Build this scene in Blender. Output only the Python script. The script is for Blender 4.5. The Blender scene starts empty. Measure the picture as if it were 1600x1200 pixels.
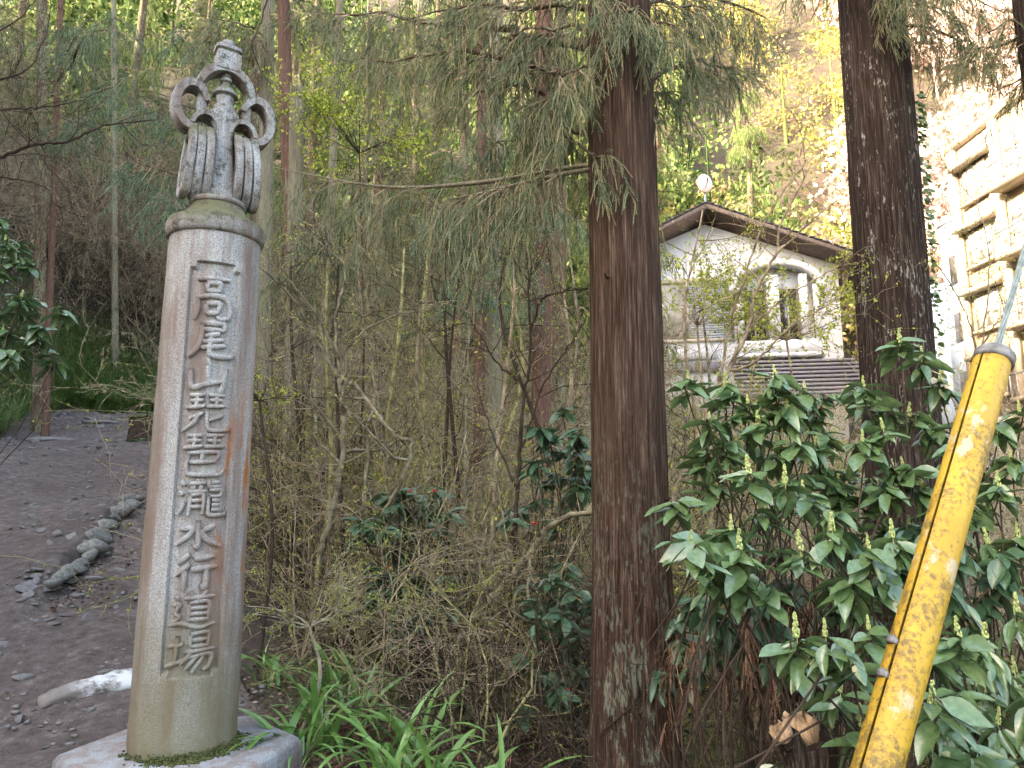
import bpy, math, random
import numpy as np
from mathutils import Matrix, Vector, Quaternion
PI = math.pi
R = math.radians
sc = bpy.context.scene
col = sc.collection

# ------------------------------------------------------------------ camera, sky, sun, exposure
PITCH = R(9.0); FPX = 1155.0; CAMZ = 1.6
cam_d = bpy.data.cameras.new('camera'); cam = bpy.data.objects.new('camera', cam_d); col.objects.link(cam)
cam_d.sensor_width = 36.0; cam_d.lens = 36.0 * FPX / 1600.0; cam_d.clip_start = 0.05; cam_d.clip_end = 600
cam.location = (0, 0, CAMZ); cam.rotation_euler = (PI / 2 + PITCH, 0, 0)
sc.camera = cam

SUN_EL = R(25.0); SUN_AZ = math.atan2(-0.74, -0.30)          # azimuth measured from +Y towards +X
to_sun = Vector((math.sin(SUN_AZ) * math.cos(SUN_EL), math.cos(SUN_AZ) * math.cos(SUN_EL), math.sin(SUN_EL)))
world = bpy.data.worlds.new('World'); sc.world = world; world.use_nodes = True
wn = world.node_tree; wn.nodes.clear()
sky = wn.nodes.new('ShaderNodeTexSky'); sky.sky_type = 'NISHITA'; sky.sun_disc = False
sky.sun_elevation = SUN_EL; sky.sun_rotation = SUN_AZ; sky.air_density = 1.0; sky.dust_density = 4.0; sky.ozone_density = 0.6
bg = wn.nodes.new('ShaderNodeBackground'); bg.inputs['Strength'].default_value = 0.15
wo = wn.nodes.new('ShaderNodeOutputWorld')
wn.links.new(sky.outputs[0], bg.inputs[0]); wn.links.new(bg.outputs[0], wo.inputs[0])
sun_d = bpy.data.lights.new('sun', 'SUN'); sun_d.energy = 2.8; sun_d.angle = R(0.55); sun_d.color = (1.0, 0.93, 0.82)
sun = bpy.data.objects.new('sun', sun_d); col.objects.link(sun)
sun.rotation_euler = (-to_sun).to_track_quat('-Z', 'Y').to_euler(); sun.location = (-30, -20, 60)
vs = sc.view_settings; vs.view_transform = 'Standard'; vs.look = 'None'; vs.gamma = 1.0; vs.use_curve_mapping = False
vs.exposure = 3.4
vs.use_white_balance = True; vs.white_balance_temperature = 7200; vs.white_balance_tint = 10
cy = sc.cycles
cy.use_denoising = True; cy.max_bounces = 4; cy.diffuse_bounces = 2; cy.glossy_bounces = 1; cy.transmission_bounces = 2
cy.caustics_reflective = False; cy.caustics_refractive = False; cy.use_adaptive_sampling = True; cy.adaptive_threshold = 0.03

# ------------------------------------------------------------------ helpers
def at(px, py, depth):
    """point of the place seen at photo pixel (px,py), depth metres along +Y"""
    u = (px - 800) / FPX; v = (600 - py) / FPX
    Y = math.cos(PITCH) - v * math.sin(PITCH); Z = math.sin(PITCH) + v * math.cos(PITCH)
    t = depth / Y
    return np.array([u * t, depth, CAMZ + Z * t])

class MB:
    """collects vertex and face arrays, builds ONE mesh"""
    def __init__(s): s.v = []; s.f = []; s.n = 0
    def add(s, v, f):
        v = np.asarray(v, float).reshape(-1, 3)
        fs = f if isinstance(f, list) and len(f) and isinstance(f[0], np.ndarray) else [np.asarray(f, int)]
        for a in fs:
            if len(a): s.f.append(np.asarray(a, int) + s.n)
        s.v.append(v); s.n += len(v); return s
    def mesh(s, name, off=(0, 0, 0), smooth=False):
        v = np.concatenate(s.v) - np.asarray(off, float)
        li = np.concatenate([a.ravel() for a in s.f]); tot = np.concatenate([np.full(len(a), a.shape[1]) for a in s.f])
        st = np.concatenate([[0], np.cumsum(tot)[:-1]])
        me = bpy.data.meshes.new(name)
        me.vertices.add(len(v)); me.vertices.foreach_set('co', v.astype(np.float32).ravel())
        me.loops.add(len(li)); me.loops.foreach_set('vertex_index', li.astype(np.int32))
        me.polygons.add(len(tot)); me.polygons.foreach_set('loop_start', st.astype(np.int32)); me.polygons.foreach_set('loop_total', tot.astype(np.int32))
        if smooth: me.polygons.foreach_set('use_smooth', np.ones(len(tot), bool))
        me.update(calc_edges=True); me.validate()
        return me
    def build(s, name, mat, parent=None, smooth=False, local=False, off=None):
        if off is None: off = (0, 0, 0) if (parent is None or local) else parent.location
        return link(name, s.mesh(name, off, smooth), mat, parent)

def link(name, me, mat=None, parent=None):
    o = bpy.data.objects.new(name, me); col.objects.link(o)
    if mat is not None and len(me.materials) == 0: me.materials.append(mat)
    if parent is not None: o.parent = parent
    return o
def tag(o, label=None, cat=None, group=None, kind=None):
    if label: o['label'] = label
    if cat: o['category'] = cat
    if group: o['group'] = group
    if kind: o['kind'] = kind
    return o
def thing(name, label, cat, loc=(0, 0, 0), rz=0, group=None):
    o = bpy.data.objects.new(name, None); col.objects.link(o); o.empty_display_size = 0.2
    o.location = [float(c) for c in loc]; o.rotation_euler = (0, 0, rz)
    return tag(o, label, cat, group)
def copy_tree(o, parent=None):
    c = o.copy(); col.objects.link(c); c.parent = parent
    for ch in o.children: copy_tree(ch, c)
    return c

def nrm(a): return a / np.maximum(np.linalg.norm(a, axis=-1, keepdims=True), 1e-9)

def tubes(P, Rr, k=5, cap=False):
    """P (B,n,3), Rr (B,n) -> verts, quads"""
    P = np.asarray(P, float); Rr = np.asarray(Rr, float)
    if P.ndim == 2: P = P[None]; Rr = Rr[None]
    B, n, _ = P.shape
    T = np.empty_like(P); T[:, 1:-1] = P[:, 2:] - P[:, :-2]; T[:, 0] = P[:, 1] - P[:, 0]; T[:, -1] = P[:, -1] - P[:, -2]
    T = nrm(T)
    mean = nrm(P[:, -1] - P[:, 0] + 1e-6)
    ref = np.where(np.abs(mean[:, 2:3]) > 0.8, np.array([[1.0, 0.13, 0]]), np.array([[0.1, 0.05, 1.0]]))
    U = nrm(np.cross(T, ref[:, None, :])); W = np.cross(T, U)
    a = np.arange(k) * 2 * PI / k
    V = P[:, :, None, :] + Rr[:, :, None, None] * (np.cos(a)[None, None, :, None] * U[:, :, None, :] + np.sin(a)[None, None, :, None] * W[:, :, None, :])
    idx = np.arange(B * n * k).reshape(B, n, k)
    i0 = idx[:, :-1, :]; i1 = idx[:, 1:, :]
    F = np.stack([i0, np.roll(i0, -1, 2), np.roll(i1, -1, 2), i1], -1).reshape(-1, 4)
    fs = [F]
    if cap:
        fs.append(idx[:, -1, :].copy()); fs.append(idx[:, 0, ::-1].copy())
    return V.reshape(-1, 3), fs
def spline(pts, n):
    """Catmull-Rom through pts, n samples"""
    p = np.asarray(pts, float)
    if len(p) == 2: return p[0] + np.linspace(0, 1, n)[:, None] * (p[1] - p[0])
    q = np.vstack([2 * p[0] - p[1], p, 2 * p[-1] - p[-2]])
    s = np.linspace(0, len(p) - 1, n); i = np.minimum(s.astype(int), len(p) - 2); t = (s - i)[:, None]
    a, b, c, d = q[i], q[i + 1], q[i + 2], q[i + 3]
    return 0.5 * (2 * b + (c - a) * t + (2 * a - 5 * b + 4 * c - d) * t ** 2 + (3 * b - a - 3 * c + d) * t ** 3)
def box(x0, x1, y0, y1, z0, z1):
    v = [(x, y, z) for z in (z0, z1) for y in (y0, y1) for x in (x0, x1)]
    return v, [(0, 2, 3, 1), (4, 5, 7, 6), (0, 1, 5, 4), (2, 6, 7, 3), (0, 4, 6, 2), (1, 3, 7, 5)]
def prism(poly, y0, y1):
    """polygon in XZ extruded along Y (poly counter-clockwise seen from -Y)"""
    n = len(poly); v = [(x, y0, z) for x, z in poly] + [(x, y1, z) for x, z in poly]
    fs = [np.array([list(range(n))]), np.array([list(range(2 * n - 1, n - 1, -1))])]
    fs.append(np.array([(i, i + n, (i + 1) % n + n, (i + 1) % n) for i in range(n)]))
    return v, fs
def lathe(prof, k=32, cx=0, cyy=0, cz=0):
    prof = np.asarray(prof, float); n = len(prof); a = np.arange(k) * 2 * PI / k
    V = np.stack([cx + prof[:, 0:1] * np.cos(a), cyy + prof[:, 0:1] * np.sin(a), cz + np.repeat(prof[:, 1:2], k, 1)], -1)
    idx = np.arange(n * k).reshape(n, k); i0 = idx[:-1]; i1 = idx[1:]
    F = np.stack([i0, np.roll(i0, -1, 1), np.roll(i1, -1, 1), i1], -1).reshape(-1, 4)
    return V.reshape(-1, 3), [F, idx[-1:].copy(), idx[:1, ::-1].copy()]

_rs = np.random.default_rng(7).random((64, 64, 64))
def vnoise(p, s=1.0):
    """value noise of points (...,3), about 0..1"""
    q = np.asarray(p, float) * s; i = np.floor(q).astype(int); f = q - i; f = f * f * (3 - 2 * f); i &= 63; j = (i + 1) & 63
    x0, y0, z0 = i[..., 0], i[..., 1], i[..., 2]; x1, y1, z1 = j[..., 0], j[..., 1], j[..., 2]; fx, fy, fz = f[..., 0], f[..., 1], f[..., 2]
    L = lambda a, b, t: a + (b - a) * t
    return L(L(L(_rs[x0, y0, z0], _rs[x1, y0, z0], fx), L(_rs[x0, y1, z0], _rs[x1, y1, z0], fx), fy),
             L(L(_rs[x0, y0, z1], _rs[x1, y0, z1], fx), L(_rs[x0, y1, z1], _rs[x1, y1, z1], fx), fy), fz)
def fbm(p, s=1.0, o=4):
    r = 0; a = 0.5
    for k in range(o): r = r + a * (vnoise(p, s * 2 ** k) - 0.5); a *= 0.5
    return r

# ------------------------------------------------------------------ materials
def newmat(name):
    m = bpy.data.materials.new(name); m.use_nodes = True; nt = m.node_tree
    return m, nt, nt.nodes['Principled BSDF']
def N(nt, t, **kw):
    n = nt.nodes.new(t)
    for k, v in kw.items(): setattr(n, k, v)
    return n
def coords(nt, scale=(1, 1, 1), kind='Object'):
    tc = N(nt, 'ShaderNodeTexCoord'); mp = N(nt, 'ShaderNodeMapping'); mp.inputs['Scale'].default_value = scale
    nt.links.new(tc.outputs[kind], mp.inputs[0]); return mp.outputs[0]
def noise(nt, vec, scale, detail=6, rough=0.6):
    n = N(nt, 'ShaderNodeTexNoise'); n.inputs['Scale'].default_value = scale; n.inputs['Detail'].default_value = detail; n.inputs['Roughness'].default_value = rough
    nt.links.new(vec, n.inputs['Vector']); return n.outputs['Fac']
def ramp(nt, fac, stops):
    r = N(nt, 'ShaderNodeValToRGB'); e = r.color_ramp.elements
    while len(e) < len(stops): e.new(0.5)
    for i, (p, c) in enumerate(stops):
        e[i].position = p; e[i].color = (*c, 1) if len(c) == 3 else c
    nt.links.new(fac, r.inputs[0]); return r.outputs[0]
def g(v): return (v, v, v)
def mix(nt, fac, a, b, mode='MIX'):
    m = N(nt, 'ShaderNodeMix', data_type='RGBA', blend_type=mode)
    for s, x in ((m.inputs[0], fac), (m.inputs[6], a), (m.inputs[7], b)):
        if hasattr(x, 'links') or hasattr(x, 'is_linked'): nt.links.new(x, s)
        elif isinstance(x, tuple): s.default_value = (*x, 1) if len(x) == 3 else x
        else: s.default_value = x
    return m.outputs[2]
def math_(nt, op, a, b=0.0):
    m = N(nt, 'ShaderNodeMath', operation=op)
    for s, x in ((m.inputs[0], a), (m.inputs[1], b)):
        if hasattr(x, 'is_linked'): nt.links.new(x, s)
        else: s.default_value = x
    return m.outputs[0]
def sep(nt, vec):
    s = N(nt, 'ShaderNodeSeparateXYZ'); nt.links.new(vec, s.inputs[0]); return s.outputs
def bump(nt, b, h, strength=0.5, dist=0.01):
    n = N(nt, 'ShaderNodeBump'); n.inputs['Strength'].default_value = strength; n.inputs['Distance'].default_value = dist
    nt.links.new(h, n.inputs['Height']); nt.links.new(n.outputs[0], b.inputs['Normal'])

def leaf_mat(name, cols, rough=0.5, trans=0.25, spec=0.4, nscale=1.2, island=True, var=0.65):
    """foliage: per-leaf tint along a ramp of colours plus soft patches; a little light comes through"""
    m, nt, b = newmat(name); geo = N(nt, 'ShaderNodeNewGeometry')
    nf = noise(nt, coords(nt), nscale, 2)
    fac = nf
    if island:
        a = math_(nt, 'MULTIPLY', geo.outputs['Random Per Island'], var); c = math_(nt, 'MULTIPLY', nf, 1.0 - var * 0.6)
        fac = math_(nt, 'ADD', a, c)
        fac = math_(nt, 'SUBTRACT', fac, 0.05)
    n = len(cols); c = ramp(nt, fac, [(0.2 + 0.6 * i / max(n - 1, 1), cc) for i, cc in enumerate(cols)])
    nt.links.new(c, b.inputs['Base Color']); b.inputs['Roughness'].default_value = rough; b.inputs['Specular IOR Level'].default_value = spec
    if trans > 0:
        tr = N(nt, 'ShaderNodeBsdfTranslucent'); mx = N(nt, 'ShaderNodeMixShader'); mx.inputs[0].default_value = trans
        nt.links.new(c, tr.inputs[0]); nt.links.new(b.outputs[0], mx.inputs[1]); nt.links.new(tr.outputs[0], mx.inputs[2])
        nt.links.new(mx.outputs[0], nt.nodes['Material Output'].inputs[0])
    return m
def plain(name, c1, c2, scale=8, rough=0.7, stretch=(1, 1, 1), bmp=0.3, dist=0.01, spec=0.3, detail=6, metal=0):
    m, nt, b = newmat(name); v = coords(nt, stretch); f = noise(nt, v, scale, detail)
    nt.links.new(ramp(nt, f, [(0.3, c1), (0.7, c2)]), b.inputs['Base Color']); b.inputs['Roughness'].default_value = rough
    b.inputs['Specular IOR Level'].default_value = spec; b.inputs['Metallic'].default_value = metal
    if bmp: bump(nt, b, f, bmp, dist)
    return m

def stone_mat(name, moss=0.0, rust=True, tint=(1, 1, 1), dark=0.10, light=0.50):
    """speckled weathered granite with brown run stains, algae and rust"""
    m, nt, b = newmat(name); v = coords(nt)
    s1 = noise(nt, v, 130, 3, 0.7); s2 = noise(nt, v, 34, 4, 0.65)
    t = lambda k: tuple(k * q for q in tint)
    c = ramp(nt, s1, [(0.33, t(dark)), (0.48, t(0.30)), (0.66, t(light))])
    c = mix(nt, math_(nt, 'MULTIPLY', s2, 0.5), c, t(0.24))
    xyz = sep(nt, v)
    big = noise(nt, v, 2.2, 6, 0.7)
    st = noise(nt, coords(nt, (7, 7, 0.7)), 1.0, 7, 0.68)
    brown = ramp(nt, st, [(0.44, g(0)), (0.62, g(0.8))])
    c = mix(nt, brown, c, (0.165, 0.105, 0.078), 'MIX')
    pale = ramp(nt, noise(nt, coords(nt, (3, 3, 1.6)), 2.3, 6, 0.7), [(0.58, g(0)), (0.7, g(0.45))])
    c = mix(nt, pale, c, (0.50, 0.50, 0.44))
    if rust:
        ra = math_(nt, 'MULTIPLY', ramp(nt, noise(nt, coords(nt, (6, 6, 1.1)), 1.7, 6, 0.7), [(0.5, g(0)), (0.6, g(1))]),
                   ramp(nt, xyz[0], [(0.165, g(0)), (0.21, g(1))]))
        zr = N(nt, 'ShaderNodeMapRange'); zr.inputs[1].default_value = 0.2; zr.inputs[2].default_value = 2.4
        nt.links.new(xyz[2], zr.inputs[0])
        ra = math_(nt, 'MULTIPLY', ra, ramp(nt, zr.outputs[0], [(0.1, g(0)), (0.3, g(1)), (0.6, g(1)), (0.9, g(0))]))
        c = mix(nt, ra, c, (0.30, 0.105, 0.030))
        zl = N(nt, 'ShaderNodeMapRange'); zl.inputs[1].default_value = 0.0; zl.inputs[2].default_value = 1.0
        nt.links.new(math_(nt, 'ADD', xyz[2], math_(nt, 'MULTIPLY', math_(nt, 'SUBTRACT', big, 0.5), 1.1)), zl.inputs[0])
        low = ramp(nt, zl.outputs[0], [(0.0, g(0.85)), (0.55, g(0.35)), (0.9, g(0))])
        c = mix(nt, low, c, (0.135, 0.118, 0.055))
        lft = math_(nt, 'MULTIPLY', ramp(nt, math_(nt, 'MULTIPLY', xyz[0], -1), [(0.12, g(0)), (0.24, g(0.75))]), ramp(nt, st, [(0.3, g(0.25)), (0.6, g(1))]))
        c = mix(nt, lft, c, (0.15, 0.115, 0.075))
    if moss > 0:
        nz = sep(nt, N(nt, 'ShaderNodeNewGeometry').outputs['Normal'])[2]
        mm = math_(nt, 'ADD', math_(nt, 'MULTIPLY', nz, 0.30), math_(nt, 'ADD', math_(nt, 'MULTIPLY', big, 0.55), math_(nt, 'MULTIPLY', noise(nt, v, 16, 6, 0.75), 0.5)))
        c = mix(nt, ramp(nt, mm, [(0.62 - moss * 0.3, g(0)), (0.80 - moss * 0.3, g(0.9))]), c, (0.095, 0.092, 0.040))
        ds = ramp(nt, noise(nt, v, 13, 8, 0.78), [(0.51, g(0)), (0.60, g(0.85))])
        c = mix(nt, ds, c, (0.052, 0.048, 0.034))
    nt.links.new(c, b.inputs['Base Color']); b.inputs['Roughness'].default_value = 0.85; b.inputs['Specular IOR Level'].default_value = 0.25
    bump(nt, b, mix(nt, 0.5, s1, s2), 0.7, 0.006)
    return m

def bark_mat(name, c1, c2, c3, lichen=None, lich_amt=0.5, vs=1.0, zlo=None):
    """fibrous vertical bark: dark furrows, warm ridges, pale lichen patches"""
    m, nt, b = newmat(name)
    f = noise(nt, coords(nt, (60 * vs, 60 * vs, 2.2 * vs)), 1.0, 8, 0.68)
    w = noise(nt, coords(nt, (170 * vs, 170 * vs, 7 * vs)), 1.0, 5, 0.6)
    big = noise(nt, coords(nt, (2.2, 2.2, 0.8)), 1.0, 4)
    c = ramp(nt, f, [(0.32, c1), (0.5, c2), (0.68, c3)])  # furrow colour deepened to paint in shade contrast
    c = mix(nt, math_(nt, 'MULTIPLY', ramp(nt, w, [(0.42, g(0.9)), (0.56, g(0))]), 0.6), c, c1)
    c = mix(nt, ramp(nt, big, [(0.4, g(0)), (0.65, g(0.45))]), c, tuple(0.8 * q for q in c2), 'MIX')
    if lichen:
        v = coords(nt, (5, 5, 1.6)); l1 = noise(nt, v, 1.0, 9, 0.75); l2 = noise(nt, coords(nt, (55, 55, 14)), 1.0, 4, 0.6)
        k = ramp(nt, math_(nt, 'ADD', math_(nt, 'MULTIPLY', l1, 0.60), math_(nt, 'MULTIPLY', l2, 0.50)), [(0.60 - 0.1 * lich_amt, g(0)), (0.66 - 0.1 * lich_amt, g(0.85))])
        if zlo is not None:
            z = sep(nt, coords(nt))[2]; mr = N(nt, 'ShaderNodeMapRange'); mr.inputs[1].default_value = zlo[0]; mr.inputs[2].default_value = zlo[1]; mr.inputs[3].default_value = 1; mr.inputs[4].default_value = 0.0
            nt.links.new(z, mr.inputs[0]); k = math_(nt, 'MULTIPLY', k, mr.outputs[0])
        c = mix(nt, k, c, lichen)
    nt.links.new(c, b.inputs['Base Color']); b.inputs['Roughness'].default_value = 0.95; b.inputs['Specular IOR Level'].default_value = 0.06
    bump(nt, b, mix(nt, 0.35, f, w), 1.0, 0.025)
    return m

MT = {}  # leaf and twig ramps widened, painting light and shade contrast into colour
MT['stone'] = stone_mat('weathered_granite', 0.0, True, (1.0, 0.955, 0.90))
MT['finial'] = stone_mat('mossy_granite', 0.12, False, (1.0, 1.0, 0.97), 0.10, 0.56)
MT['collar'] = stone_mat('mossy_collar_granite', 0.45, False, (0.9, 0.85, 0.78), 0.08, 0.40)
MT['plinth'] = stone_mat('plinth_granite', -0.2, False, (0.82, 0.85, 0.84), 0.16, 0.52)
MT['bark_near'] = bark_mat('cedar_bark_brown', (0.012, 0.007, 0.005), (0.072, 0.044, 0.031), (0.20, 0.138, 0.100), (0.27, 0.31, 0.23), 0.22, 1.0, (-0.4, 3.0))
MT['bark_dark'] = bark_mat('cedar_bark_dark', (0.008, 0.005, 0.004), (0.038, 0.026, 0.021), (0.14, 0.110, 0.090), (0.26, 0.25, 0.22), -0.12, 1.0)
MT['bark_red'] = bark_mat('cedar_bark_red', (0.05, 0.030, 0.023), (0.16, 0.092, 0.068), (0.29, 0.185, 0.14), None, 0, 1.3)
MT['bark_pale'] = bark_mat('mossy_pale_bark', (0.08, 0.066, 0.046), (0.22, 0.19, 0.135), (0.40, 0.36, 0.28), (0.21, 0.22, 0.12), 0.25, 1.1)
MT['bark_brown'] = bark_mat('forest_bark', (0.035, 0.024, 0.016), (0.13, 0.085, 0.058), (0.24, 0.17, 0.12), (0.22, 0.23, 0.14), 0.5, 1.1)
MT['twig_pale'] = plain('pale_twig_bark', (0.11, 0.088, 0.052), (0.54, 0.47, 0.33), 14, 0.9, bmp=0.2, spec=0.08)
MT['twig_brown'] = plain('brown_twig_bark', (0.065, 0.044, 0.027), (0.46, 0.36, 0.24), 9, 0.9, bmp=0, spec=0.05)
MT['twig_dark'] = plain('dark_twig_bark', (0.026, 0.019, 0.014), (0.075, 0.052, 0.038), 12, 0.85, bmp=0.2, spec=0.1)
MT['twig_moss'] = plain('mossy_twig_bark', (0.085, 0.075, 0.028), (0.40, 0.36, 0.17), 11, 0.95, bmp=0.2, spec=0.05)
MT['twig_grey'] = plain('grey_brown_limb_bark', (0.055, 0.045, 0.028), (0.30, 0.26, 0.175), 13, 0.9, bmp=0.3, spec=0.08)
MT['cedar'] = leaf_mat('cedar_needles', [(0.014, 0.026, 0.010), (0.075, 0.105, 0.052), (0.18, 0.215, 0.125), (0.24, 0.205, 0.11)], 0.7, 0.2, 0.10, 4.5)
MT['cedar_blue'] = leaf_mat('cedar_needles_greygreen', [(0.014, 0.036, 0.018), (0.075, 0.135, 0.075), (0.18, 0.255, 0.155)], 0.7, 0.2, 0.10, 3.2)
MT['cedar_far'] = leaf_mat('cedar_needles_far', [(0.018, 0.040, 0.010), (0.090, 0.145, 0.042), (0.23, 0.27, 0.09)], 0.7, 0.25, 0.08, 0.9)
MT['cedar_dead'] = leaf_mat('dead_cedar_sprigs', [(0.045, 0.022, 0.014), (0.17, 0.085, 0.053), (0.33, 0.195, 0.13)], 0.9, 0.1, 0.05, 6)
MT['aucuba'] = leaf_mat('glossy_shrub_leaf', [(0.032, 0.075, 0.022), (0.075, 0.140, 0.048), (0.15, 0.215, 0.095)], 0.27, 0.15, 0.9, 6, True, 0.6)
MT['aucuba_dark'] = leaf_mat('glossy_dark_leaf', [(0.014, 0.042, 0.018), (0.038, 0.085, 0.038), (0.080, 0.14, 0.07)], 0.34, 0.12, 0.6, 6, True, 0.6)
MT['spike'] = leaf_mat('flower_spike', [(0.30, 0.38, 0.10), (0.52, 0.56, 0.24)], 0.6, 0.2, 0.3, 20)
MT['bud'] = leaf_mat('spring_bud_leaf', [(0.12, 0.17, 0.018), (0.32, 0.38, 0.045), (0.50, 0.52, 0.10)], 0.6, 0.35, 0.12, 2)
MT['olive'] = leaf_mat('olive_undergrowth', [(0.018, 0.026, 0.006), (0.085, 0.100, 0.022), (0.30, 0.31, 0.075), (0.36, 0.27, 0.10)], 0.7, 0.25, 0.08, 2.0)
MT['brush'] = leaf_mat('brown_brush', [(0.028, 0.020, 0.013), (0.125, 0.092, 0.060), (0.30, 0.23, 0.16), (0.16, 0.18, 0.07)], 0.9, 0.15, 0.05, 1.4)
MT['grass'] = leaf_mat('bank_grass', [(0.045, 0.11, 0.022), (0.11, 0.20, 0.05), (0.22, 0.28, 0.10)], 0.5, 0.3, 0.4, 1.5)
MT['iris'] = leaf_mat('strap_leaf', [(0.035, 0.115, 0.028), (0.095, 0.225, 0.050), (0.22, 0.35, 0.09)], 0.32, 0.25, 0.6, 5)
MT['fern'] = leaf_mat('fern_frond', [(0.04, 0.10, 0.02), (0.10, 0.19, 0.05)], 0.5, 0.3, 0.4, 3)
MT['litter'] = leaf_mat('leaf_litter', [(0.040, 0.026, 0.018), (0.10, 0.062, 0.042), (0.17, 0.115, 0.078), (0.24, 0.19, 0.14)], 0.8, 0.05, 0.2, 4, True, 0.8)
MT['lit_wood'] = leaf_mat('spring_hillside_leaves', [(0.10, 0.16, 0.03), (0.24, 0.27, 0.06), (0.38, 0.34, 0.10), (0.34, 0.24, 0.12)], 0.6, 0.35, 0.2, 0.12)
MT['red_wood'] = leaf_mat('budding_red_wood', [(0.44, 0.28, 0.23), (0.58, 0.42, 0.36), (0.66, 0.54, 0.48)], 0.7, 0.25, 0.2, 0.12)
MT['berry'] = plain('red_berry', (0.45, 0.015, 0.012), (0.6, 0.03, 0.02), 5, 0.25, bmp=0, spec=0.6)
MT['rock'] = plain('path_rock', (0.085, 0.078, 0.074), (0.22, 0.205, 0.19), 7, 0.8, bmp=0.6, dist=0.02)
MT['rock_pale'] = plain('pale_edging_rock', (0.075, 0.070, 0.060), (0.25, 0.24, 0.205), 6, 0.8, bmp=0.6, dist=0.02)
MT['moss'] = plain('moss', (0.030, 0.036, 0.010), (0.095, 0.105, 0.030), 30, 0.95, bmp=0.8, dist=0.01)

# ------------------------------------------------------------------ terrain
CP = np.array([
 (0,0,0),(-1,-4,-.5),(2,-4,-.6),(-3.1,4.8,0),(-1.8,4.3,0),(-1.8,3.2,0),(-3.3,6.7,.42),(-4.5,7,.55),(-5.5,4.8,.05),(-7.5,8,.95),(-6.8,11.2,1.55),(-4.8,11,1.45),(-8.6,11.2,1.65),
 (-11.3,16.4,2.95),(-7,16,2.8),(-10.8,20.7,4.0),(-8.2,20.5,3.9),(-13.3,20.7,4.1),(-11,24,4.6),(-9,25,4.6),
 (-.8,4.5,-.03),(-.9,6,.05),(0.2,4,-.22),(.7,4.6,-.45),(2,3,-.5),(3,2,-.35),(1.2,2,-.12),(3.5,5,-1),(3.4,6.5,-1.05),
 (6,7.5,-1.35),(2,8.8,-1.0),(-.65,10,-.6),(-2,15,.4),(-3.5,22,2.0),(-3,9,.75),(-2.7,12,.95),(-4.8,16,2.1),(-6,22,3.5),
 (3,13,0),(0,15,.5),(6,15,.6),(0,22,2.4),(8,22,2.5),(10,30,3),(20,30,2.5),(20,20,1.5),(12,10,-.6),(20,5,0),(0,32,5.5),(6,28,3),(12,27,3),
 (0,45,13),(20,45,9),(-15,35,11),(40,45,14),(0,80,62),(30,80,64),(-30,80,66),(60,80,74),(0,110,92),(60,110,92),(-50,110,76),
 (-8.5,4.8,1.6),(-10.5,8,2.9),(-8,1,1.2),(-12.5,12,4.0),(-14.5,17,5.2),(-16,21,6.8),(-14,27,7.6),(-19,14,11),(-22,24,15),
 (-24,4,16),(-36,4,35),(-34,13,37),(-38,30,27),(-60,50,42),(-60,0,38),(-28,-12,31),(-12,-42,31),(-40,-40,42),(0,-10,-1.5),(10,-10,-1.5),(10,-30,2),(-8,-10,2),  # unseen left ridge and knoll, shaped to keep sun off foreground and house
 (40,10,3),(60,40,18),(60,0,6),(40,-30,4),(-20,50,24),(80,80,78),(-80,90,62),(-9,27,6),(-5,30,6.5)], float)
def _rbf():
    P = CP[:, :2]; n = len(P); D = np.linalg.norm(P[:, None] - P[None], axis=-1)
    A = np.zeros((n + 3, n + 3)); A[:n, :n] = D; A[:n, n] = 1; A[:n, n + 1:] = P; A[n, :n] = 1; A[n + 1:, :n] = P.T
    A[:n, :n] -= np.eye(n) * 0.02
    return np.linalg.solve(A, np.concatenate([CP[:, 2], np.zeros(3)]))
_W = _rbf()
def gz(x, y):
    x = np.asarray(x, float); y = np.asarray(y, float); sh = x.shape; q = np.stack([x.ravel(), y.ravel()], -1)
    out = np.empty(len(q)); n = len(CP)
    for s in range(0, len(q), 20000):
        b = q[s:s + 20000]; D = np.linalg.norm(b[:, None] - CP[None, :, :2], axis=-1)
        out[s:s + 20000] = D @ _W[:n] + _W[n] + b @ _W[n + 1:]
    p = np.stack([q[:, 0], q[:, 1], np.zeros(len(q))], -1)
    out += 0.10 * fbm(p, 0.9, 4)
    r = out.reshape(sh)
    return float(r) if sh == () else r
# edging line across the path: the uphill (left) side stands a step higher
EA = np.array([-4.55, 7.5]); EB = np.array([-5.75, 11.3])
def pz(x, y):
    x = np.asarray(x, float); y = np.asarray(y, float); z = gz(x, y)
    d = EB - EA; L = np.linalg.norm(d); n = np.array([-d[1], d[0]]) / L
    sd = (x - EA[0]) * n[0] + (y - EA[1]) * n[1]; al = ((x - EA[0]) * d[0] + (y - EA[1]) * d[1]) / L / L
    w = np.clip(al * 3 + 0.6, 0, 1) * np.clip((1.15 - al) * 3, 0, 1)
    k = np.clip(sd / 0.12 + 0.5, 0, 1) * np.clip(1 - (sd - 0.3) / 1.6, 0, 1)
    return z + 0.20 * w * k
ax = np.sinh(np.linspace(-1, 1, 330) * 4.2) / math.sinh(4.2) * 95 - 1.0
ay = np.sinh(np.linspace(-0.55, 1, 330) * 4.4) / math.sinh(4.4) * 125 + 5.0
GX, GY = np.meshgrid(ax, ay); GZ = gz(GX, GY)
def gridfaces(n, m):
    i = np.arange(n * m).reshape(n, m); return np.stack([i[:-1, :-1], i[:-1, 1:], i[1:, 1:], i[1:, :-1]], -1).reshape(-1, 4)
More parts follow.
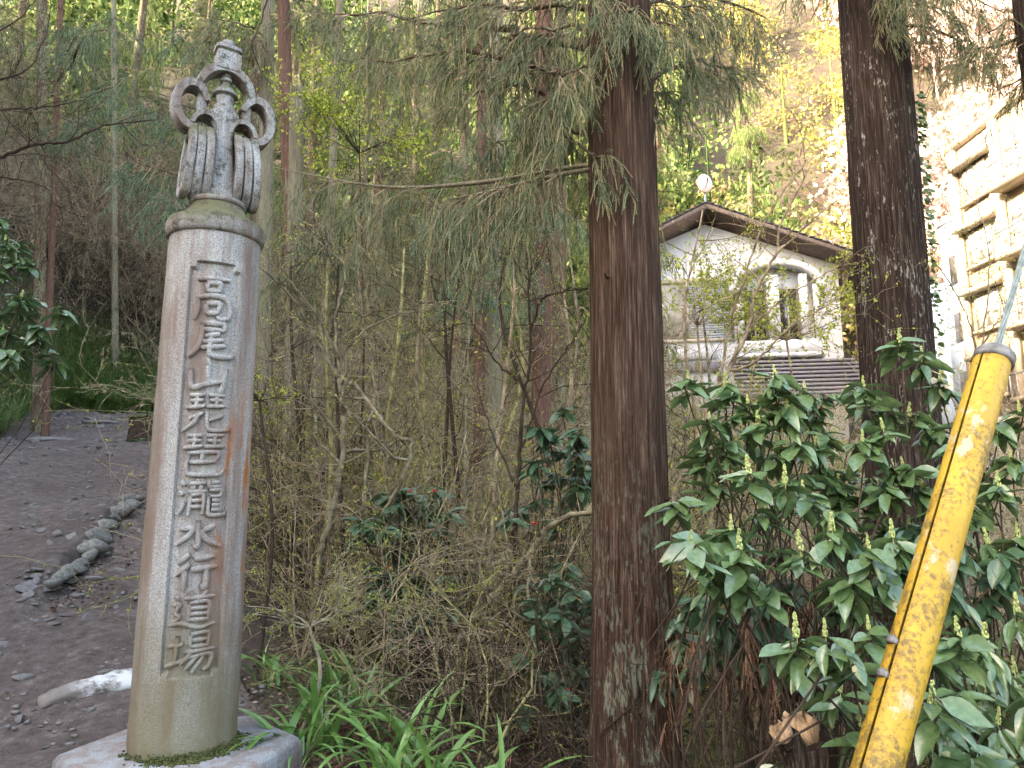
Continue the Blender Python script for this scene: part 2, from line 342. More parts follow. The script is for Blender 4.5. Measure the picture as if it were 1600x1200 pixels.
# path border rows (left, right) from near to far
PL = spline([(-5.0,1.5),(-5.7,4.8),(-7.6,8),(-9.6,12),(-11.5,16.4),(-12.9,20.0),(-13.1,21.2)], 150)
PR = spline([(-1.2,1.2),(-1.15,3.2),(-1.7,5.6),(-2.9,7.6),(-4.5,11.3),(-6.7,16.3),(-9.2,20.0),(-9.7,21.2)], 150)
tt = np.linspace(0, 1, 90)
PX = PL[:, None, 0] * (1 - tt) + PR[:, None, 0] * tt; PY = PL[:, None, 1] * (1 - tt) + PR[:, None, 1] * tt
edge_n = 0.5 * fbm(np.stack([PX, PY, PX * 0], -1), 0.8, 3)
PX = PX + edge_n * np.where((tt < 0.03) | (tt > 0.97), 1.0, 0)[None]
pp = np.stack([PX, PY, PX * 0 + 3], -1)
PZ = pz(PX, PY) + 0.035 + 0.10 * fbm(pp, 1.7, 5) + 0.05 * np.abs(fbm(pp, 5.0, 3)) - np.where((tt < 0.02) | (tt > 0.98), 0.14, 0)[None]

def soil_mat():
    m, nt, b = newmat('forest_soil'); v = coords(nt)
    a = noise(nt, v, 1.3, 8, 0.7); c = noise(nt, v, 14, 6, 0.7)
    k = ramp(nt, c, [(0.3, (0.018, 0.012, 0.008)), (0.55, (0.065, 0.044, 0.030)), (0.75, (0.15, 0.11, 0.076))])
    k = mix(nt, ramp(nt, a, [(0.45, g(0)), (0.65, g(0.7))]), k, (0.065, 0.070, 0.026))
    nt.links.new(k, b.inputs['Base Color']); b.inputs['Roughness'].default_value = 0.95; bump(nt, b, c, 0.9, 0.05); return m
def path_mat():
    m, nt, b = newmat('trodden_dirt'); v = coords(nt)
    a = noise(nt, v, 0.8, 6, 0.65); c = noise(nt, v, 9, 8, 0.75); f = noise(nt, v, 45, 4, 0.7)
    k = ramp(nt, c, [(0.3, (0.042, 0.033, 0.027)), (0.55, (0.145, 0.116, 0.102)), (0.78, (0.30, 0.255, 0.225))])
    k = mix(nt, ramp(nt, a, [(0.42, g(0.0)), (0.62, g(0.55))]), k, (0.070, 0.054, 0.046))
    k = mix(nt, ramp(nt, f, [(0.62, g(0.0)), (0.72, g(0.5))]), k, (0.23, 0.21, 0.195))
    k = mix(nt, ramp(nt, noise(nt, coords(nt, (1, 1, 1)), 2.6, 5, 0.7), [(0.6, g(0.0)), (0.7, g(0.5))]), k, (0.10, 0.072, 0.055))
    nt.links.new(k, b.inputs['Base Color']); b.inputs['Roughness'].default_value = 0.9; b.inputs['Specular IOR Level'].default_value = 0.15
    bump(nt, b, mix(nt, 0.4, c, f), 1.0, 0.05); return m
gm = MB().add(np.stack([GX, GY, GZ], -1), gridfaces(*GX.shape)).build('ground', soil_mat(), smooth=True); tag(gm, kind='structure')
path = MB().add(np.stack([PX, PY, PZ], -1), gridfaces(*PX.shape)).build('path', path_mat(), smooth=True); tag(path, kind='structure')

# stream
m, nt, b = newmat('stream_water'); b.inputs['Base Color'].default_value = (0.10, 0.095, 0.075, 1); b.inputs['Roughness'].default_value = 0.12; b.inputs['Specular IOR Level'].default_value = 0.6
bump(nt, b, noise(nt, coords(nt), 6, 3), 0.25, 0.03)
SC = spline([(12,6.6,-.95),(6,7.5,-1.0),(2,8.8,-.66),(-.65,10,-.28),(-1.3,12.3,.2),(-2.1,15,.75)], 60)
w = 0.75; dn = np.gradient(SC[:, :2], axis=0); dn = nrm(np.stack([-dn[:, 1], dn[:, 0]], -1))
sv = np.stack([np.column_stack([SC[:, :2] + dn * k, SC[:, 2]]) for k in (-w, -w / 3, w / 3, w)], 1)
tag(MB().add(sv, gridfaces(60, 4)).build('stream', m, smooth=True), kind='structure')

# ------------------------------------------------------------------ rocks
def ico(sub=1):
    import bmesh
    bm = bmesh.new(); bmesh.ops.create_icosphere(bm, subdivisions=sub, radius=1.0)
    v = np.array([q.co[:] for q in bm.verts]); f = np.array([[q.index for q in p.verts] for p in bm.faces]); bm.free(); return v, f
IV1, IF1 = ico(1); IV2, IF2 = ico(2)
def rock_mesh(name, seed, sub=2, flat=0.55, ang=0.5):
    v, f = (IV2, IF2) if sub == 2 else (IV1, IF1); r = np.random.default_rng(seed)
    v = v * (1 + 1.1 * fbm(v + seed * 3.7, 1.1, 3)[:, None])
    for _ in range(7):                                            # chip flat facets
        d = nrm(r.normal(size=3)); h = r.uniform(0.45, 0.8); k = v @ d; v = v - np.maximum(k - h, 0)[:, None] * d
    v = v * np.array([1, r.uniform(0.6, 0.95), flat])
    return MB().add(v, f).mesh(name)
rocks = [rock_mesh('stone', i, 2, f) for i, f in enumerate((0.5, 0.35, 0.45, 0.6, 0.3, 0.5))]
for q in rocks: q.materials.append(MT['rock'])
rocks_p = [rock_mesh('stone', i + 20, 2, f) for i, f in enumerate((0.5, 0.6, 0.45, 0.7))]
for q in rocks_p: q.materials.append(MT['rock_pale'])
rg = np.random.default_rng(5)
def lay(o, x, y, dz, sx, sy, sz, rz, jit=.1, off=(0, 0, 0)):
    e_ = .15; nx = -(pz(x + e_, y) - pz(x - e_, y)) / (2 * e_); ny = -(pz(x, y + e_) - pz(x, y - e_)) / (2 * e_)
    nn = Vector((nx * .8 + rg.normal() * jit, ny * .8 + rg.normal() * jit, 1)).normalized(); q = Vector((0, 0, 1)).rotation_difference(nn) @ Quaternion((0, 0, 1), rz)
    o.rotation_mode = 'QUATERNION'; o.rotation_quaternion = q; o.location = Vector((x, y, pz(x, y) + dz)) - Vector(off); o.scale = (sx, sy, sz)
def path_uv(u, t):
    i = u * (len(PL) - 1); a = np.array([np.interp(i, range(len(PL)), PL[:, k]) for k in (0, 1)]); c = np.array([np.interp(i, range(len(PR)), PR[:, k]) for k in (0, 1)])
    return a * (1 - t) + c * t
# stones set in the path: each its own part of the path
spots = []
for _ in range(260):
    u = rg.uniform(0.08, 0.95) ** 1.0; t = rg.uniform(0.03, 0.97); q = path_uv(u, t)
    spots.append((q[0], q[1], rg.uniform(0.02, 0.06) * (1 + 1.3 * u)))
for k in range(110):                                              # rubble strip near the camera, bottom left
    q = np.array([-4.35, 6.6]) + rg.normal(size=2) * np.array([0.75, 0.75]); spots.append((q[0], q[1], rg.uniform(0.018, 0.055)))
for x, y, s in spots:
    o = link('stone', rocks[rg.integers(len(rocks))], None, path)
    lay(o, x, y, 0.035 + s * 0.12, s * rg.uniform(.8, 1.5), s, s * rg.uniform(.6, 1.0), rg.uniform(0, 6.3), .25)
# fine gravel: uncountable
gv = MB()
n = 5200; uu = rg.uniform(0.03, 0.9, n) ** 1.2; t_ = rg.uniform(0, 1, n)
for a, t in zip(uu, t_):
    x, y = path_uv(a, t); s = rg.uniform(0.006, 0.022) * (1 + 1.2 * a)
    if vnoise(np.array([x, y, 0.0]), 0.7) < rg.uniform(0.2, 0.75): continue
    gv.add(IV1[:, :] * rg.uniform(.6, 1.3, (12 if len(IV1) == 12 else len(IV1), 1)) * s * np.array([1.2, 1, .55]) + (x, y, 0), IF1)
gvv = np.concatenate(gv.v); cen = gvv.reshape(-1, len(IV1), 3).mean(1); zz = pz(cen[:, 0], cen[:, 1]) + 0.04
gv.v = [gvv + np.repeat(np.column_stack([zz * 0, zz * 0, zz]), len(IV1), 0)]
tag(gv.build('gravel', MT['rock']), 'loose grey gravel strewn over the dirt path', 'gravel', kind='stuff')
# stone edging
ed = thing('stone_edging', 'low diagonal row of pale rough stones edging the step in the path', 'stone edging', (EA[0], EA[1], pz(*EA)))
for i in range(17):
    k = i / 16; q = EA * (1 - k) + EB * k + rg.normal(size=2) * 0.04; s = rg.uniform(0.07, 0.20)
    o = link('stone', rocks_p[i % 4], None, ed); o.location = Vector((q[0] + 0.05, q[1], gz(*q) + 0.13)) - ed.location
    o.rotation_euler = (rg.uniform(-.25, .25), rg.uniform(-.25, .25), rg.uniform(-.5, .5) + 1.25); o.scale = (s * 1.25, s * 0.85, s * rg.uniform(.9, 1.25))
for i in range(26):
    k = rg.uniform(-.05, 1.05); q = EA * (1 - k) + EB * k + rg.normal(size=2) * np.array([.14, .10]); s = rg.uniform(.035, .10)
    lay(link('stone', (rocks + rocks_p)[i % 10], None, ed), q[0] + .1, q[1], .03, s * 1.2, s, s * .8, rg.uniform(0, 6.3), .3, ed.location)
for i in range(9):
    k = i / 8 + rg.normal() * .03; q = EA * (1 - k) + EB * k + np.array([-0.20 - .16 * (i % 3), -0.05]) + rg.normal(size=2) * 0.05; s = rg.uniform(0.17, 0.27)
    lay(link('slab', rocks_p[i % 4] if i % 2 else rocks[i % 6], None, ed), q[0], q[1], .0, s * 1.2, s * .8, s * .25, 1.9 + rg.normal() * .4, .06, ed.location)
for (px, py, dep, s, lab) in ((165, 664, 19.2, .34, 'flat dark rock lying in the middle of the far path'), (0, 836, 6.4, .13, 'rounded grey rock at the left edge of the path'),
                              (88, 688, 16.5, .40, 'long low rock ledge below the grassy bank'), (310, 240, 0, 0, '')):
    if not lab: continue
    q = at(px, py, dep); o = link('rock', rocks[2] if dep > 10 else rocks[3]); o.location = (q[0], q[1], pz(q[0], q[1]) + .05); o.scale = (s * 1.5, s, s * .6); o.rotation_euler = (0, 0, .4)
    tag(o, lab, 'rock')

# ------------------------------------------------------------------ stone pillar
PX0, PY0, PZ0 = -1.80, 4.30, 0.28
pil = thing('stone_pillar', 'tall carved granite pillar with ringed staff-head finial on a pale plinth', 'pillar', (PX0, PY0, PZ0))
FA = R(25.5)                                                       # inscription faces this way (from -Y towards +X)
def zof(py, dep=4.30):
    return at(283, py, dep)[2] - PZ0
Ztop = 2.87                                                        # height of the shaft
def srad(z): return 0.279 - 0.020 * np.clip(z / Ztop, 0, 1)
zt = zof(407, 4.03); zb = zof(1061, 4.03)
HW = 0.146                                                         # half width of the sunken panel (arc)
# angular samples with doubled columns at the panel edge, rows doubled at its ends
ang = np.linspace(-PI, PI, 121)[:-1]; e = HW / 0.27
ang = np.sort(np.concatenate([ang[np.abs(np.abs(ang) - e) > 0.02], [-e - .012, -e + .004, e - .004, e + .012]]))
zs = np.linspace(0, Ztop, 150); zs = np.sort(np.concatenate([zs[(np.abs(zs - zt) > .015) & (np.abs(zs - zb) > .015)], [zb - .006, zb + .004, zt - .004, zt + .006]]))
A, Z = np.meshgrid(ang, zs)
s_ = A * 0.27; cut = 0.035                                         # corners of the panel are notched
inp = (np.abs(s_) < HW) & (Z > zb) & (Z < zt) & ~((np.abs(s_) > HW - cut) & ((Z > zt - cut) | (Z < zb + cut)))
RR = srad(Z) - np.where(inp, 0.024, 0)
dirx = np.sin(A + FA); diry = -np.cos(A + FA)
P = np.stack([RR * dirx, RR * diry, Z], -1)
P[..., :2] += (0.004 * fbm(P, 9, 4) + 0.006 * fbm(P, 2.0, 2))[..., None] * np.stack([dirx, diry], -1) * 2
P[..., :2] *= 1 - 0.02 * np.clip(1 - Z / 0.05, 0, 1)[..., None] + 0.0
n_, m_ = A.shape; idx = np.arange(n_ * m_).reshape(n_, m_); i0 = idx[:-1]; i1 = idx[1:]
F = np.stack([i0, np.roll(i0, -1, 1), np.roll(i1, -1, 1), i1], -1).reshape(-1, 4)
MB().add(P, F).build('shaft', MT['stone'], pil, smooth=False, local=True)
bpy.data.objects['shaft'].data.polygons.foreach_set('use_smooth', np.ones(len(F), bool))
bpy.data.objects['shaft'].data.set_sharp_from_angle(angle=R(40))

CH = {
 '高': [[(.5,0),(.5,.12)],[(.08,.17),(.5,.14),(.92,.15)],[(.34,.24),(.34,.42)],[(.33,.25),(.67,.24),(.66,.42)],[(.34,.41),(.66,.40)],[(.10,.55),(.12,.80),(.05,1.0)],[(.12,.56),(.5,.50),(.84,.54),(.98,.72),(.94,.92),(.74,.98),(.60,.93)],[(.34,.68),(.36,.88)],[(.34,.68),(.68,.66),(.64,.86)],[(.36,.87),(.64,.86)]],
 '尾': [[(.30,.02),(.88,.0)],[(.88,.0),(.84,.2)],[(.26,.2),(.84,.2)],[(.28,.02),(.26,.5),(.16,.78),(-.04,1.0)],[(.74,.30),(.36,.40)],[(.32,.56),(.84,.48)],[(.28,.74),(.90,.64)],[(.54,.36),(.50,.8),(.60,.95),(1.05,.95),(1.12,.84)]],
 '山': [[(.45,.0),(.53,.22)],[(.5,.2),(.52,.82)],[(.06,.34),(.12,.90),(.5,.78),(.88,.70)],[(.98,.3),(.86,1.02),(.76,.9)]],
 '琵': [[(.08,.05),(.46,.03)],[(.12,.19),(.44,.17)],[(.02,.38),(.48,.32)],[(.28,.04),(.26,.36)],[(.56,.03),(.96,.02)],[(.58,.16),(.92,.15)],[(.52,.33),(1.0,.30)],[(.76,.02),(.75,.31)],[(.34,.46),(.24,.74),(-.06,1.0)],[(.12,.66),(.46,.50)],[(.54,.44),(.56,.82),(.66,.95),(1.06,.93),(1.1,.84)],[(.94,.54),(.60,.70)]],
 '琶': [[(.10,.04),(.46,.03)],[(.14,.16),(.44,.15)],[(.02,.34),(.48,.28)],[(.29,.04),(.27,.32)],[(.56,.03),(1.0,.0)],[(.58,.15),(.92,.14)],[(.52,.30),(1.04,.27)],[(.78,.02),(.77,.28)],[(.14,.46),(.86,.43),(.80,.66)],[(.20,.68),(.82,.66)],[(.16,.46),(.12,.86),(.24,.97),(.9,.97),(1.06,.80)],[(.50,.45),(.49,.66)]],
 '瀧': [[(.02,.08),(.14,.18)],[(-.02,.36),(.10,.44)],[(-.02,.95),(.16,.62)],[(.42,.0),(.43,.1)],[(.24,.13),(.62,.11)],[(.32,.18),(.35,.3)],[(.54,.17),(.49,.3)],[(.21,.35),(.64,.33)],[(.28,.43),(.24,.98)],[(.28,.44),(.57,.43),(.57,.95)],[(.3,.59),(.56,.58)],[(.3,.75),(.56,.74)],[(.72,.03),(.72,.2),(1.0,.19)],[(.72,.11),(.97,.08)],[(.70,.31),(1.0,.29),(.98,.45),(.72,.46)],[(.71,.46),(.71,.9),(.80,.97),(1.1,.95),(1.12,.84)],[(.78,.58),(.98,.57)],[(.78,.71),(.98,.69)],[(.78,.83),(.98,.81)]],
 '水': [[(.5,.0),(.52,.92),(.40,.84)],[(.10,.30),(.38,.30),(.28,.55),(.0,.86)],[(.90,.18),(.60,.40)],[(.54,.32),(.72,.68),(1.06,.92)]],
 '行': [[(.36,.0),(.08,.26)],[(.38,.28),(.04,.60)],[(.26,.45),(.24,1.0)],[(.46,.15),(.94,.08)],[(.40,.46),(1.02,.36)],[(.76,.40),(.76,.95),(.62,.88)]],
 '道': [[(.08,.12),(.18,.20)],[(.02,.36),(.20,.34),(.11,.56),(.20,.68),(.06,.82)],[(.0,.88),(.26,.84),(.66,.96),(1.04,.86)],[(.42,.0),(.48,.12)],[(.82,-.02),(.72,.12)],[(.30,.19),(1.0,.14)],[(.62,.18),(.57,.28)],[(.42,.30),(.42,.76)],[(.42,.31),(.86,.29),(.85,.76)],[(.44,.45),(.84,.44)],[(.44,.60),(.84,.59)],[(.42,.75),(.86,.74)]],
 '場': [[(.0,.34),(.34,.30)],[(.20,.08),(.17,.76)],[(-.04,.84),(.36,.70)],[(.5,.04),(.5,.36)],[(.5,.05),(.90,.02),(.88,.36)],[(.52,.2),(.87,.19)],[(.52,.36),(.88,.35)],[(.36,.50),(1.06,.44)],[(.54,.5),(.30,.80)],[(.46,.64),(.98,.58),(.94,.90),(.80,.98)],[(.66,.62),(.40,.95)],[(.82,.62),(.56,1.02)]]}
rows = [('高',421,497),('尾',502,556),('山',557,609),('琵',614,674),('琶',678,743),('瀧',748,807),('水',813,858),('行',866,922),('道',925,985),('場',990,1052)]
def stroke(mb, pts, w, y0, y1, wide, xo):
    p = spline(pts, 4 + 5 * (len(pts) - 1)); n = len(p); t = np.linspace(0, 1, n)
    d = nrm(np.gradient(p * np.array([wide, y1 - y0]), axis=0)); nr = np.column_stack([-d[:, 1], d[:, 0]])
    ww = w * (0.62 + 0.5 * np.sin(PI * np.clip(t * 0.9 + 0.12, 0, 1)) ** 0.7)
    c = np.column_stack([(p[:, 0] - 0.5) * wide + xo, -(p[:, 1]) * (y1 - y0)])
    nr = nr * np.array([1, -1])
    prof = [(-1.0, -0.003), (-0.80, 0.0205), (0.0, 0.0235), (0.80, 0.0205), (1.0, -0.003)]
    V = []
    for a, h in prof:
        q = c + nr * (ww * a)[:, None]; z = (y1 and 0) + q[:, 1]
        V.append((q[:, 0], z, np.full(n, h)))
    V = np.array(V)                                               # (5,3,n)
    zz = YTOP[0] + V[:, 1]; an = V[:, 0] / 0.27 + FA; rr = srad(zz) - 0.024 + V[:, 2]
    X = np.stack([rr * np.sin(an), -rr * np.cos(an), zz], -1)     # (5,n,3)
    i = np.arange(5 * n).reshape(5, n); f = np.stack([i[:-1, :-1], i[1:, :-1], i[1:, 1:], i[:-1, 1:]], -1).reshape(-1, 4)
    mb.add(X, [f, i[:, 0][None].copy(), i[::-1, -1][None].copy()])
YTOP = [0]
for ch, pa, pb in rows:
    za = zof(pa, 4.03); zc = zof(pb, 4.03); YTOP[0] = za; mb = MB()
    for st in CH[ch]: stroke(mb, st, 0.0165 if len(CH[ch]) < 11 else 0.0122, 0, za - zc, 0.222, -0.008)
    o = mb.build('carved_character', MT['stone'], pil, local=True); o['label'] = 'carved character ' + ch
# collar, bell and moulding
def zl(py): return zof(py, 4.3)
c0 = zl(381); 
MB().add(*lathe([(.22, c0 - .005), (.268, c0), (.280, c0 + .02), (.282, c0 + .075), (.272, c0 + .105), (.24, c0 + .125), (.18, c0 + .128)], 64)).build('collar', MT['collar'], pil, smooth=True, local=True)
b0 = c0 + .12
MB().add(*lathe([(.235, b0 - .01), (.215, b0 + .02), (.182, b0 + .045), (.162, b0 + .075), (.153, b0 + .10), (.14, b0 + .105)], 48)).build('neck', MT['collar'], pil, smooth=True, local=True)
r0 = b0 + .102
MB().add(*lathe([(.13, r0), (.154, r0 + .004), (.162, r0 + .02), (.156, r0 + .036), (.14, r0 + .044), (.10, r0 + .046)], 48)).build('neck_ring', MT['finial'], pil, smooth=True, local=True)
# staff head
fin = thing('finial', None, None); fin.parent = pil; fin.location = (0, 0, 0); fin.rotation_euler = (0, 0, R(34)); fin.scale = (.86, .86, 1)
def loft(cs, mb, cap=True):
    """cs: list of rings (k,3)"""
    cs = np.array(cs); n, k, _ = cs.shape; i = np.arange(n * k).reshape(n, k); a = i[:-1]; c = i[1:]
    f = np.stack([a, np.roll(a, -1, 1), np.roll(c, -1, 1), c], -1).reshape(-1, 4)
    mb.add(cs.reshape(-1, 3), [f, i[-1:].copy(), i[:1, ::-1].copy()] if cap else [f])
def rsec(hx, hy, z, k=20, p=3.2, xo=0):
    a = np.arange(k) * 2 * PI / k; c = np.cos(a); s = np.sin(a)
    return np.column_stack([xo + hx * np.sign(c) * np.abs(c) ** (2 / p), hy * np.sign(s) * np.abs(s) ** (2 / p), np.full(k, z)])
s0 = r0 + .04; zY = zl(188) 
mb = MB(); loft([rsec(.108, .10, s0), rsec(.098, .092, s0 + .06), rsec(.082, .08, s0 + .2), rsec(.068, .07, zl(222)), rsec(.066, .07, zl(208)), rsec(.085, .075, zl(198)), rsec(.105, .078, zl(188)), rsec(.10, .075, zl(180)), rsec(.075, .07, zl(174))], mb)
mb.build('stem', MT['finial'], fin, smooth=True, local=True)
def arc_band(c, Ra, a0, a1, th, dep, n=28, taper=None, groove=True):
    """curved stone band in the XZ plane: centre c, mean radius Ra, radial thickness th, front-back depth dep"""
    t = np.linspace(0, 1, n); a = R(a0) + (R(a1) - R(a0)) * t; rings = []
    for k in range(n):
        w = 1 if taper is None else np.interp(t[k], *taper)
        pr = [(-.48, -.44), (-.42, -.5), (.42, -.5), (.5, -.42), (.54, 0), (.5, .42), (.42, .5), (-.42, .5), (-.48, .44), (-.40, 0)]
        pr = [(x * th * w, y * dep * w) for x, y in pr]
        rings.append([(c[0] + (Ra + x) * math.cos(a[k]), y, c[1] + (Ra * c[2] + x) * math.sin(a[k])) for x, y in pr])
    mb = MB(); loft(rings, mb); return mb
tp = ([0, .12, .5, .88, 1], [.7, 1, 1.08, 1, .7])
arc_band((0, zl(155), 1.0), .188, 10, 170, .056, .13, taper=tp).build('upper_arc', MT['finial'], fin, smooth=True, local=True)
arc_band((-.222, zl(181), 1.34), .104, 22, 292, .056, .13, taper=tp).build('side_arc', MT['finial'], fin, smooth=True, local=True)
arc_band((.222, zl(181), 1.34), .104, -112, 158, .056, .13, taper=tp).build('side_arc', MT['finial'], fin, smooth=True, local=True)
for sgn in (-1, 1):
    arc_band((sgn * .128, zl(210), 1.0), .088, 0 if sgn < 0 else 4, 176 if sgn < 0 else 180, .036, .15, taper=([0, .5, 1], [.9, 1, .9])).build('eyelet_arc', MT['finial'], fin, smooth=True, local=True)
    MB().add(*lathe([(.02, zl(196)), (.036, zl(190)), (.038, zl(172)), (.030, zl(160)), (.018, zl(153)), (.026, zl(148)), (.024, zl(142)), (.008, zl(137))], 20, sgn * .158)).build('bottle_ornament', MT['finial'], fin, smooth=True, local=True)
    for k in range(3):                                             # three rings hang through each eyelet
        xo = sgn * (.096 + .055 * k); th = np.linspace(0, 2 * PI, 41)[:-1]; rings = []
        ra_, rb_ = .130, .205; zc = zl(262) - .006 * k; tl = sgn * (0.02 + .03 * k)
        for a in th:
            cy_, cz_ = math.cos(a), math.sin(a); base = np.array([xo, cy_ * ra_, zc + cz_ * rb_]); nn = nrm(np.array([0, cy_ * rb_, cz_ * ra_]))
            pr = [(-.022, -.028), (.022, -.028), (.0265, -.022), (.0265, .022), (.020, .030), (0, .033), (-.020, .030), (-.0265, .022), (-.0265, -.022)]
            ring = [base + np.array([x, 0, 0]) + nn * y for x, y in pr]
            ring = [q + np.array([-(q[2] - (zc + rb_)) * math.tan(tl) * 1.0, 0, 0]) for q in ring]
            rings.append(ring)
        rings = np.array(rings); n, kk, _ = rings.shape; i = np.arange(n * kk).reshape(n, kk)
        a_ = i; c_ = np.roll(i, -1, 0); f = np.stack([a_, np.roll(a_, -1, 1), np.roll(c_, -1, 1), c_], -1).reshape(-1, 4)
        MB().add(rings.reshape(-1, 3), f).build('hanging_ring', MT['finial'], fin, smooth=True, local=True)
z1 = zl(181)
MB().add(*lathe([(.062, z1 - .02), (.078, z1), (.080, zl(170)), (.060, zl(168)), (.064, zl(155)), (.060, zl(153)), (.088, zl(151)), (.090, zl(148)), (.070, zl(143)), (.040, zl(136)), (.026, zl(133)), (.026, zl(131)), (.042, zl(129)), (.040, zl(125)), (.026, zl(123)), (.036, zl(121)), (.030, zl(116)), (.006, zl(111))], 28)).build('pagoda_ornament', MT['finial'], fin, smooth=True, local=True)
za = zl(108)
MB().add(*box(-.082, .082, -.075, .075, za - .03, zl(89))).build('top_block', MT['finial'], fin, local=True)
mb = MB(); loft([rsec(.070, .065, zl(89) - .004, p=6), rsec(.072, .067, zl(86), p=6), rsec(.092, .085, zl(84), p=5), rsec(.092, .085, zl(79), p=5), rsec(.066, .062, zl(76), p=3), rsec(.045, .043, zl(75), p=2), rsec(.052, .05, zl(71), p=2), rsec(.046, .045, zl(67), p=2), rsec(.02, .02, zl(64), p=2)], mb)
mb.build('top_jewel', MT['finial'], fin, smooth=True, local=True)
for q in fin.children:
    if q.data: q.data.set_sharp_from_angle(angle=R(38))
# plinth: hexagonal slab, chamfered, with cement collar of moss at the foot of the shaft
def hexring(r, z, rot=R(14)): return [(r * math.cos(rot + k * PI / 3) , r * math.sin(rot + k * PI / 3) * 0.98, z) for k in range(6)]
mb = MB(); loft([hexring(.635, -.42), hexring(.635, -.03), hexring(.605, 0.0)], mb); mb.build('plinth', MT['plinth'], pil, local=True)
rm = np.random.default_rng(3); mb = MB()
for k in range(1500):
    a = R(-25) + rm.normal() * .75
    if vnoise(np.array([a * 4, 0.5, 0.5])) < rm.uniform(.2, .7): continue
    r_ = .274 + abs(rm.normal()) * .028; s = rm.uniform(.004, .011)
    mb.add(IV1 * s * np.array([1, 1, .7]) + (r_ * math.cos(a), r_ * math.sin(a), .004 + max(0, .31 - r_) * rm.uniform(0, 1.2)), IF1)
tag(mb.build('moss_tuft', MT['moss'], pil, local=True), kind='stuff')

# ------------------------------------------------------------------ sandbag on the path
def sandbag():
    a = at(58, 1112, 5.55); b_ = at(232, 1080, 6.0); L = np.linalg.norm(b_[:2] - a[:2]) + .1
    t = thing('sandbag', 'long dirty white sandbag lying on the path behind the pillar', 'sandbag', (a[0], a[1], pz(a[0], a[1]) + .03), math.atan2(b_[1] - a[1], b_[0] - a[0]))
    s = np.linspace(0, 1, 40); k = 28; rings = []
    for q in s:
        w = np.interp(q, [0, .04, .12, .2, .6, .92, 1], [.06, .09, .095, .105, .125, .115, .05]); h = np.interp(q, [0, .05, .12, .22, .6, .93, 1], [.015, .03, .045, .065, .08, .072, .03])
        rr = rsec(w, h, 0, k, 2.3); rings.append(np.column_stack([np.full(k, q * L), rr[:, 0] + .02 * math.sin(q * 5), np.maximum(rr[:, 1] + h * .75, -.02) + q * 0.02]))
    rings = np.array(rings); rings += (fbm(rings * np.array([1, 2.0, 2.0]), 5, 4) * .10)[..., None] * np.array([0, 1, 1])
    mb = MB(); loft(rings, mb)
    m, nt, b = newmat('dirty_white_sack'); v = coords(nt)
    c = mix(nt, ramp(nt, noise(nt, v, 7, 8, 0.75), [(0.46, g(0)), (0.6, g(1))]), (0.52, 0.52, 0.50), (0.13, 0.105, 0.085))
    c = mix(nt, ramp(nt, sep(nt, v)[0], [(0.16, g(0.9)), (0.34, g(0))]), c, (0.14, 0.115, 0.095))
    wv = N(nt, 'ShaderNodeTexWave'); wv.inputs['Scale'].default_value = 55; nt.links.new(v, wv.inputs[0])
    nt.links.new(c, b.inputs['Base Color']); b.inputs['Roughness'].default_value = 0.75; bump(nt, b, wv.outputs['Fac'], 0.3, 0.003)
    mb.build('sack', m, t, smooth=True, local=True)
    MB().add(*tubes([[(.125 * L, .05 * math.cos(q), .035 + .045 * math.sin(q)) for q in np.linspace(0, 6.28, 14)]], [[.006] * 14], 5)).build('tie_cord', MT['twig_pale'], t, local=True)
sandbag()

# ------------------------------------------------------------------ vegetation generators
def perp(d, rng):
    r = rng.normal(size=d.shape); r = r - (r * d).sum(-1, keepdims=True) * d; return nrm(r)
def strands(rng, A, D, L, M=9, nl=0.02, nw=0.004, droop=0.5, core=0.0025, spread=0.75):
    """cedar strands: anchors A (N,3), directions D, lengths L -> verts, tris (needles and a thin core)"""
    n = len(A); D = nrm(D); s = np.linspace(0.06, 1, M)
    P = A[:, None] + D[:, None] * (L[:, None] * s)[..., None] + np.array([0, 0, -1.0]) * (droop * L[:, None] * s ** 2)[..., None]
    T = nrm(D[:, None] + np.array([0, 0, -1.0]) * (2 * droop * s)[None, :, None])
    U = perp(T, rng)
    out = []
    for sg in (1, -1):
        dr = nrm(T + U * sg * spread); w = nrm(np.cross(T, dr)); ll = nl * (1.15 - 0.55 * s)[None, :, None] * rng.uniform(.7, 1.3, (n, M, 1))
        tip = P + dr * ll; mid = P + dr * ll * .35
        out.append(np.stack([P, mid + T * nw * 0 + w * nw, tip], 2)); 
        if sg == 1: out[-1] = np.stack([P, tip, mid - w * nw], 2)
    V = np.stack(out, 2).reshape(-1, 3); F = np.arange(len(V)).reshape(-1, 3)
    k = 3; si = np.linspace(0, 1, k)
    Q = A[:, None] + D[:, None] * (L[:, None] * si)[..., None] + np.array([0, 0, -1.0]) * (droop * L[:, None] * si ** 2)[..., None]
    W = nrm(np.cross(D, np.array([0.2, 0.9, 0.3])))[:, None] * core
    QV = np.stack([Q - W, Q + W], 2).reshape(-1, 3); i = np.arange(n * k * 2).reshape(n, k, 2)
    QF = np.stack([i[:, :-1, 0], i[:, :-1, 1], i[:, 1:, 1], i[:, 1:, 0]], -1).reshape(-1, 4)
    return (V, F), (QV, QF)
def limb(rng, p0, p1, sag=0.3, n=9, wob=0.05, up=0.0):
    t = np.linspace(0, 1, n)[:, None]; L = np.linalg.norm(p1 - p0)
    p = p0 + (p1 - p0) * t + np.array([0, 0, -1.0]) * sag * 4 * t * (1 - t) + np.array([0, 0, 1.0]) * up * t ** 3
    return p + rng.normal(size=p.shape) * wob * L * 0.2 * np.sin(PI * t)
def along(P, s):
    i = np.clip(s, 0, .9999) * (len(P) - 1); k = i.astype(int); f = (i - k)[:, None]; return P[k] * (1 - f) + P[k + 1] * f
